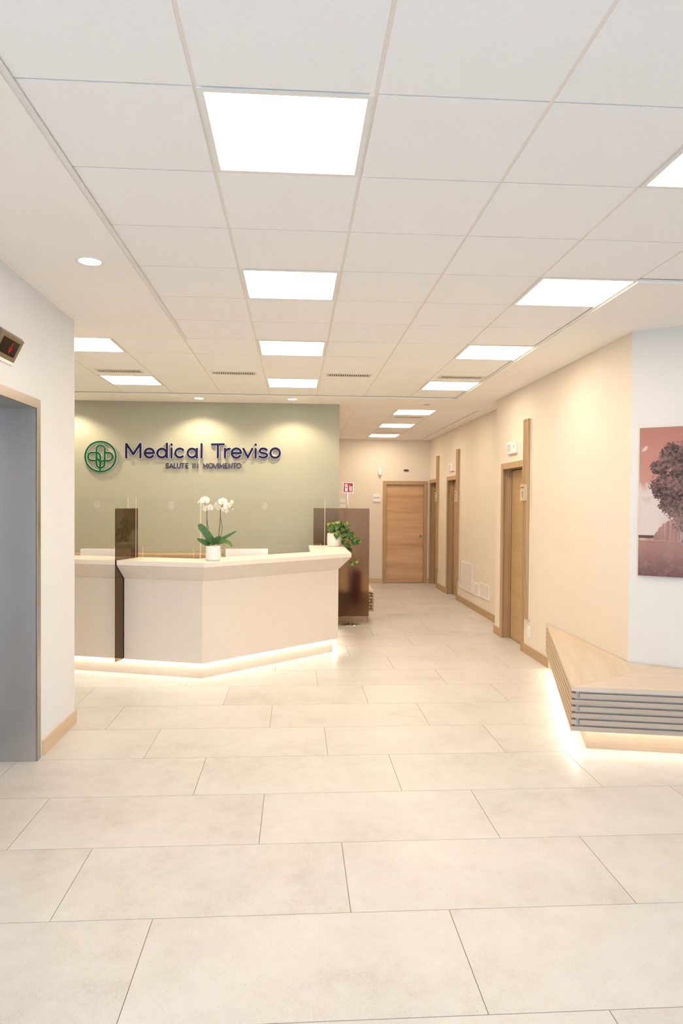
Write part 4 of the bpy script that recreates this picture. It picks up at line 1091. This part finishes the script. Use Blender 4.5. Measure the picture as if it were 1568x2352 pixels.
# ------------------------------------------------------------------ picture on the angled wall
PW, PZ0, PZ1 = 1.13, 1.135, 2.270
pic0 = AW + AD * 0.071
b = empty('tree_picture', (pic0.x + AD.x * PW / 2, pic0.y + AD.y * PW / 2, PZ0)); tag(b, 'large pink toned print of a leafy tree on the angled wall', 'picture')
ao = Vector((pic0.x, pic0.y, PZ0)); au = Vector((AD.x, AD.y, 0)); an = Vector((AN.x, AN.y, 0)); aw = Vector((0, 0, 1))
paint('canvas_edge', (0.50, 0.33, 0.28), 0.6, var=0)
mk('canvas', G().slab(ao, au, aw, q_(0, PW, 0, PZ1 - PZ0), 0.0005, 0.028, an), 'canvas_edge', b)
def print_col(u, v):
    """u from the left edge, v from the bottom, 0..1"""
    mixc = lambda a, c, t: tuple(a[i] + (c[i] - a[i]) * max(0, min(1, t)) for i in range(3))
    n_ = lambda s, o=0.0: noise.noise(Vector((u * s + o, v * s, o)))
    fb = lambda s, o=0.0: n_(s, o) + 0.5 * n_(2 * s, o + 5) + 0.25 * n_(4 * s, o + 9)
    sky = mixc((0.66, 0.33, 0.28), (0.50, 0.20, 0.165), (v - 0.55) / 0.45)
    cl = (0.62 - v) / 0.10 + fb(6, 2) * 1.6 + fb(25, 3) * 0.35
    c = mixc(sky, (0.80, 0.69, 0.65), cl) if v < 0.75 else sky
    if v < 0.42: c = mixc(c, (0.74, 0.52, 0.47), fb(9, 4) * 0.8 - abs(v - 0.36) * 5)
    d_ = ((u - 0.035) / 0.022) ** 2 + ((v - 0.86 - (u - 0.035) * 0.6) / 0.018) ** 2 + fb(30, 8) * 0.8
    if d_ < 1: c = mixc(c, (0.80, 0.62, 0.57), 1 - d_)
    if v < 0.275 + n_(40, 3) * 0.004 and v > 0.235: c = (0.12, 0.06, 0.055) if v > 0.255 and u < 0.12 else mixc((0.50, 0.30, 0.26), (0.72, 0.52, 0.48), fb(20, 6) + 0.3)
    if 0.24 < v < 0.375 - 10 * (u - 0.20) ** 2 + 0.01 * n_(60, 7) and 0.09 < u < 0.34: c = mixc((0.38, 0.19, 0.165), (0.56, 0.34, 0.30), n_(3, 1) + noise.noise(Vector((u * 140, v * 4, 3))) + 0.3)
    if v < 0.238:
        c = mixc((0.50, 0.255, 0.225), (0.19, 0.085, 0.08), (0.20 - v) / 0.2)
        c = mixc(c, (0.60, 0.40, 0.36), 0.35 * fb(18, 11) + 0.3 * noise.noise(Vector((u * 50, v * 200, 1))) + 0.06)
    tr = abs(u - 0.275 - 0.05 * (0.35 - v)) - 0.05 * max(0, 0.235 - v)
    if 0.205 + 0.01 * n_(50, 2) < v < 0.38 and tr < 0.017: c = mixc((0.50, 0.40, 0.38), (0.25, 0.16, 0.15), 0.4 + n_(60, 17) + (u - 0.275) * 25)
    # crown: union of lobes
    lob = [(0.125, 0.73, 0.055), (0.17, 0.60, 0.10), (0.22, 0.80, 0.10), (0.22, 0.49, 0.095), (0.33, 0.66, 0.17), (0.36, 0.84, 0.12), (0.48, 0.60, 0.15), (0.50, 0.78, 0.11), (0.58, 0.52, 0.09), (0.30, 0.42, 0.10), (0.255, 0.345, 0.045)]
    dd = min(((u - a) ** 2 + (v - e) ** 2) ** 0.5 / r for a, e, r in lob) + 0.17 * fb(22, 20) + 0.22 * n_(75, 30) + 0.16 * n_(140, 33)
    if dd < 1.0:
        t = 0.42 + 0.55 * fb(12, 40) + 0.75 * fb(45, 44) + 0.6 * n_(135, 50)
        cc = mixc((0.028, 0.012, 0.012), (0.30, 0.155, 0.14), t)
        if v < 0.5: cc = mixc(cc, (0.55, 0.38, 0.35), (0.5 - v) * 4 * (0.5 + n_(90, 61)))
        c = mixc(c, cc, (1.0 - dd) * 14)
    k_ = 0.80 if v > 0.238 else 0.66
    return tuple(q * k_ for q in c)
nx, ny = 300, 300
vs, fs, cs = [], [], []
for j in range(ny + 1):
    for i in range(nx + 1):
        uu, vv = i / nx, j / ny
        vs.append(ao + au * (uu * PW) + aw * (vv * (PZ1 - PZ0)) + an * 0.0284); cs += [*print_col(uu, vv), 1.0]
for j in range(ny):
    for i in range(nx):
        a = j * (nx + 1) + i; fs.append((a, a + 1, a + nx + 2, a + nx + 1))
m, nt, out = new_mat('print')
pb2 = pbsdf(nt, (1, 1, 1), 0.5); at = nt.nodes.new('ShaderNodeAttribute'); at.attribute_name = 'print'
nt.links.new(at.outputs['Color'], pb2.inputs['Base Color']); nt.links.new(pb2.outputs[0], out.inputs[0])
po = mk('print', G().add(vs, fs), 'print', b)
ca = po.data.color_attributes.new('print', 'FLOAT_COLOR', 'POINT'); ca.data.foreach_set('color', cs)

# ------------------------------------------------------------------ orchid
oc = Vector((-0.785, 6.795, 1.1202)); KO = 0.00422
orch = empty('potted_orchid', oc); tag(orch, 'white flowering orchid in a white ceramic pot on the counter', 'plant')
def oq(px, py, dy=0.0): return (oc.x + (px - 491) * KO, oc.y + dy, oc.z + (1288 - py) * KO)
pot = mk('pot', G().lathe([(0.050, 0), (0.066, 0.003), (0.0705, 0.02), (0.0715, 0.06), (0.069, 0.10), (0.066, 0.133), (0.067, 0.139), (0.063, 0.139), (0.060, 0.12)], oc, 48), 'ceramic_white', orch, smooth=True)
mk('bark', G().lathe([(0.02, 0.118), (0.0615, 0.122), (0.050, 0.136), (0.02, 0.142)], oc, 32), 'bark_chips', orch, smooth=True)
def leaf_mesh(path, width, name, mat, parent, fold=0.25, nseg=10):
    P = crom(path, 4); n = len(P); vs = []; fs = []
    for i, p in enumerate(P):
        t = i / (n - 1); tan = (P[min(i + 1, n - 1)] - P[max(i - 1, 0)]).normalized()
        side = tan.cross(Vector((0.25, -1, 0.35))).normalized(); up = side.cross(tan).normalized()
        w = width * (math.sin(math.pi * min(1, 0.12 + 0.88 * t)) ** 0.6) if t < 0.999 else 0.001
        for a in (-1, -0.5, 0, 0.5, 1): vs.append(p + side * w * a + up * (abs(a) * fold * w))
        if i: 
            for a in range(4): fs.append(((i - 1) * 5 + a, (i - 1) * 5 + a + 1, i * 5 + a + 1, i * 5 + a))
    o = mk(name, G().add(vs, fs), mat, parent, smooth=True)
    sd = o.modifiers.new('thickness', 'SOLIDIFY'); sd.thickness = 0.002
    return o
leaf_mesh([oq(492, 1251), oq(486, 1240, -0.01), oq(474, 1224, -0.02), oq(463, 1210, -0.02), oq(460, 1205, -0.02)], 0.036, 'leaf', 'orchid_leaf', orch)
leaf_mesh([oq(484, 1251), oq(476, 1249, -0.02), oq(466, 1243, -0.04), oq(456, 1238, -0.05)], 0.024, 'leaf', 'orchid_leaf', orch)
leaf_mesh([oq(492, 1251), oq(505, 1242, 0.0), oq(522, 1233, 0.01), oq(543, 1221, 0.02)], 0.016, 'leaf', 'orchid_leaf', orch)
leaf_mesh([oq(500, 1250, -0.01), oq(510, 1245, -0.03), oq(521, 1244, -0.04), oq(530, 1249, -0.05), oq(535, 1256, -0.05)], 0.020, 'leaf', 'orchid_leaf_light', orch)
leaf_mesh([oq(488, 1251, 0.01), oq(496, 1243, -0.01), oq(504, 1237, -0.02), oq(509, 1233, -0.02)], 0.024, 'leaf', 'orchid_leaf', orch)
leaf_mesh([oq(487, 1250, 0.01), oq(480, 1245, 0.02), oq(472, 1240, 0.03)], 0.016, 'leaf', 'orchid_leaf_light', orch)
def stem(pts, r=0.0032): mk('stem', G().tube(crom(pts, 5), r, 8), 'orchid_stem', orch, smooth=True)
stem([oq(482, 1252), oq(480, 1220), oq(477, 1195), oq(476.5, 1172), oq(474, 1163), oq(468, 1158), oq(462, 1157)], 0.0034)
stem([oq(479, 1252, 0.01), oq(476, 1215, 0.01), oq(477, 1188)], 0.0024)
stem([oq(501, 1250), oq(504, 1225), oq(506.5, 1198), oq(507, 1178), oq(509, 1167), oq(514, 1163), oq(524, 1160), oq(535, 1170)], 0.0034)
stem([oq(507, 1235, 0.01), oq(511, 1215, 0.01), oq(508, 1195), oq(507, 1186)], 0.0024)
stem([oq(500, 1251, -0.02), oq(512, 1249, -0.05), oq(517, 1254, -0.06), oq(512, 1262, -0.06)], 0.0018)
def petal(c, u, v, n, L, W, cup):
    """rounded petal from c along u"""
    vs, fs = [], []; N, K = 7, 5
    for i in range(N):
        t = i / (N - 1); w = W * math.sin(math.pi * (0.10 + 0.86 * t)) ** 0.75
        for k in range(K):
            a = -1 + 2 * k / (K - 1)
            vs.append(c + u * (t * L) + v * (w * a) + n * (cup * (t * t + 0.35 * a * a) * L))
    for i in range(N - 1):
        for k in range(K - 1): fs.append((i * K + k, i * K + k + 1, (i + 1) * K + k + 1, (i + 1) * K + k))
    return vs, fs
def flower(px, py, dy, face, s=1.0, roll=0.0):
    c = Vector(oq(px, py, dy)); n = Vector(face).normalized()
    r = Vector((0, 0, 1)).cross(n).normalized(); up = n.cross(r).normalized()
    rot = Matrix.Rotation(roll, 3, n); r = rot @ r; up = rot @ up
    gg = G()
    for ang, L, W in ((90, 0.036, 0.017), (210, 0.034, 0.015), (330, 0.034, 0.015), (12, 0.040, 0.027), (168, 0.040, 0.027)):
        a = math.radians(ang); u = r * math.cos(a) + up * math.sin(a); v = n.cross(u)
        off = 0.002 if ang in (12, 168) else 0
        gg.add(*petal(c + n * off, u, v, n, L * s, W * s, 0.12))
    f = mk('flower', gg, 'petal', orch, smooth=True)
    gl = G(); gl.tube([c + n * 0.002, c + n * 0.010 - up * 0.005, c + n * 0.016 - up * 0.013], [0.005 * s, 0.0065 * s, 0.003 * s], 8)
    mk('lip', gl, 'petal_lip', f, smooth=True)
flower(473, 1152, -0.02, (0.1, -1, 0.15), 1.15)
flower(462, 1157, -0.01, (-0.7, -0.7, 0.1), 0.85, 0.2)
flower(468, 1163, -0.015, (-0.5, -0.8, -0.2), 0.8, -0.3)
flower(477, 1170, -0.01, (0.0, -1, -0.35), 1.0, 0.3)
flower(484, 1168, -0.005, (0.8, -0.6, 0.0), 0.95, -0.2)
flower(513, 1155, -0.02, (-0.05, -1, 0.2), 1.15)
flower(499, 1163, -0.01, (-0.85, -0.5, 0.0), 1.0, 0.1)
flower(523, 1164, -0.02, (0.35, -0.9, 0.0), 1.05, 0.3)
flower(532, 1157, -0.01, (0.9, -0.4, 0.2), 0.85, 0.4)
flower(517, 1173, -0.01, (0.0, -0.9, -0.4), 0.95, -0.4)
flower(505, 1168, 0.0, (-0.5, -0.8, -0.4), 0.85, 0.5)
gg = G(); cc = Vector(oq(535, 1172, -0.01)); gg.lathe([(0.002, -0.012), (0.008, -0.006), (0.009, 0.002), (0.005, 0.010), (0.001, 0.013)], cc, 14); mk('bud', gg, 'bud', orch, smooth=True)
gg = G(); cc = Vector(oq(458, 1160, -0.01)); gg.lathe([(0.002, -0.009), (0.006, -0.004), (0.007, 0.002), (0.003, 0.009)], cc, 12); mk('bud', gg, 'bud', orch, smooth=True)

# ------------------------------------------------------------------ ivy
ic = Vector((0.503, 9.13, 1.1202)); KI = 0.00566
ivy = empty('potted_ivy', ic); tag(ivy, 'trailing variegated ivy in a cream ceramic pot beside the brown divider', 'plant')
def iq(px, py, dy=0.0): return Vector((ic.x + (px - 767) * KI, ic.y + dy, ic.z + (1254 - py) * KI))
mk('pot', G().lathe([(0.070, 0), (0.088, 0.004), (0.093, 0.02), (0.0955, 0.07), (0.094, 0.12), (0.090, 0.168), (0.086, 0.170), (0.083, 0.150)], ic, 44), 'ceramic_cream', ivy, smooth=True)
mk('soil', G().lathe([(0.02, 0.146), (0.084, 0.148), (0.05, 0.158), (0.02, 0.160)], ic, 28), 'soil', ivy, smooth=True)
def heart():
    out = []
    for a in range(0, 361, 20):
        t = math.radians(a); x = 16 * math.sin(t) ** 3; y = 13 * math.cos(t) - 5 * math.cos(2 * t) - 2 * math.cos(3 * t) - math.cos(4 * t)
        out.append((x / 17.0 * 0.9, -(y - 5) / 22.0 * 1.5))
    return out[:-1]
hp = heart(); protos = []
for mat in ('ivy_leaf', 'ivy_leaf_light'):
    gg = G(); vs = [(0, 0.1, -0.06)] + [(x, y, 0.16 * abs(x)) for x, y in hp]
    gg.add(vs, [(0, i + 1, (i + 1) % len(hp) + 1) for i in range(len(hp))])
    protos.append((gg, mat))
leafmesh = []
for gg, mat in protos:
    me = bpy.data.meshes.new('leaf'); me.from_pydata(gg.v, [], gg.f); me.materials.append(MATS[mat]); me.update()
    for p in me.polygons: p.use_smooth = True
    leafmesh.append(me)
rnd = random.Random(11)
def ivy_leaf(p, s, yaw=None, tilt=None, light=0.3):
    me = leafmesh[1 if rnd.random() < light else 0]
    o = bpy.data.objects.new('leaf', me); COL.objects.link(o); o.parent = ivy; o.location = Vector(p) - ic
    o.scale = (s, s, s)
    o.rotation_euler = (-math.radians(tilt if tilt is not None else rnd.uniform(15, 80)), math.radians(rnd.uniform(-35, 35)), math.pi + math.radians(yaw if yaw is not None else rnd.uniform(-75, 75)))
vines = [
    [iq(765, 1222), iq(775, 1205, -0.04), iq(788, 1200, -0.08), iq(796, 1202, -0.10), iq(802, 1208, -0.10)],
    [iq(770, 1222), iq(786, 1212, -0.05), iq(800, 1220, -0.10), iq(813, 1231, -0.12), iq(823, 1241, -0.12)],
    [iq(772, 1222), iq(788, 1222, -0.06), iq(796, 1240, -0.12), iq(801, 1255, -0.14), iq(802, 1262, -0.14)],
    [iq(768, 1222), iq(780, 1216, -0.06), iq(786, 1232, -0.11), iq(789, 1246, -0.13)],
    [iq(772, 1222), iq(792, 1215, -0.06), iq(804, 1232, -0.11), iq(810, 1243, -0.13), iq(812, 1247, -0.13)],
    [iq(800, 1255, -0.12), iq(809, 1270, -0.13), iq(811, 1284, -0.13), iq(806, 1297, -0.13)],
    [iq(760, 1222), iq(756, 1208, -0.06), iq(752, 1204, -0.10)],
]
for v in vines: mk('vine', G().tube(crom(v, 6), 0.0022, 6), 'ivy_stem', ivy, smooth=True)
for v in vines[:5]:
    P = crom(v, 6)
    for i in range(5, len(P), 2):
        ivy_leaf(P[i] + Vector((rnd.uniform(-0.03, 0.03), rnd.uniform(-0.03, 0.02), rnd.uniform(-0.02, 0.03))), rnd.uniform(0.024, 0.036))
for k in range(46):
    a = rnd.random(); px = 752 + 38 * rnd.random(); py = 1198 + 22 * rnd.random() + abs(px - 770) * 0.12
    ivy_leaf(iq(px, py, rnd.uniform(-0.10, 0.06)), rnd.uniform(0.026, 0.040), light=0.25)
for k in range(22):
    px = 786 + 30 * rnd.random(); py = 1204 + (px - 786) * 0.75 + 24 * rnd.random()
    ivy_leaf(iq(px, py, rnd.uniform(-0.14, -0.06)), rnd.uniform(0.024, 0.034), light=0.3)
for px, py in ((822, 1241), (818, 1236), (809, 1244), (806, 1247), (802, 1258), (798, 1256), (803, 1262), (784, 1242), (789, 1246), (795, 1230)):
    ivy_leaf(iq(px, py, -0.14), 0.030, rnd.uniform(-40, 40), rnd.uniform(50, 90))
ivy_leaf(iq(772, 1226, -0.10), 0.052, -10, 80, 0.0); ivy_leaf(iq(770, 1222, -0.10), 0.04, 25, 70, 1.0)
for px, py in ((806, 1292), (803, 1288), (813, 1284), (817, 1287)): ivy_leaf(iq(px, py, -0.135), 0.027, rnd.uniform(-40, 40), rnd.uniform(50, 90), 0.6)
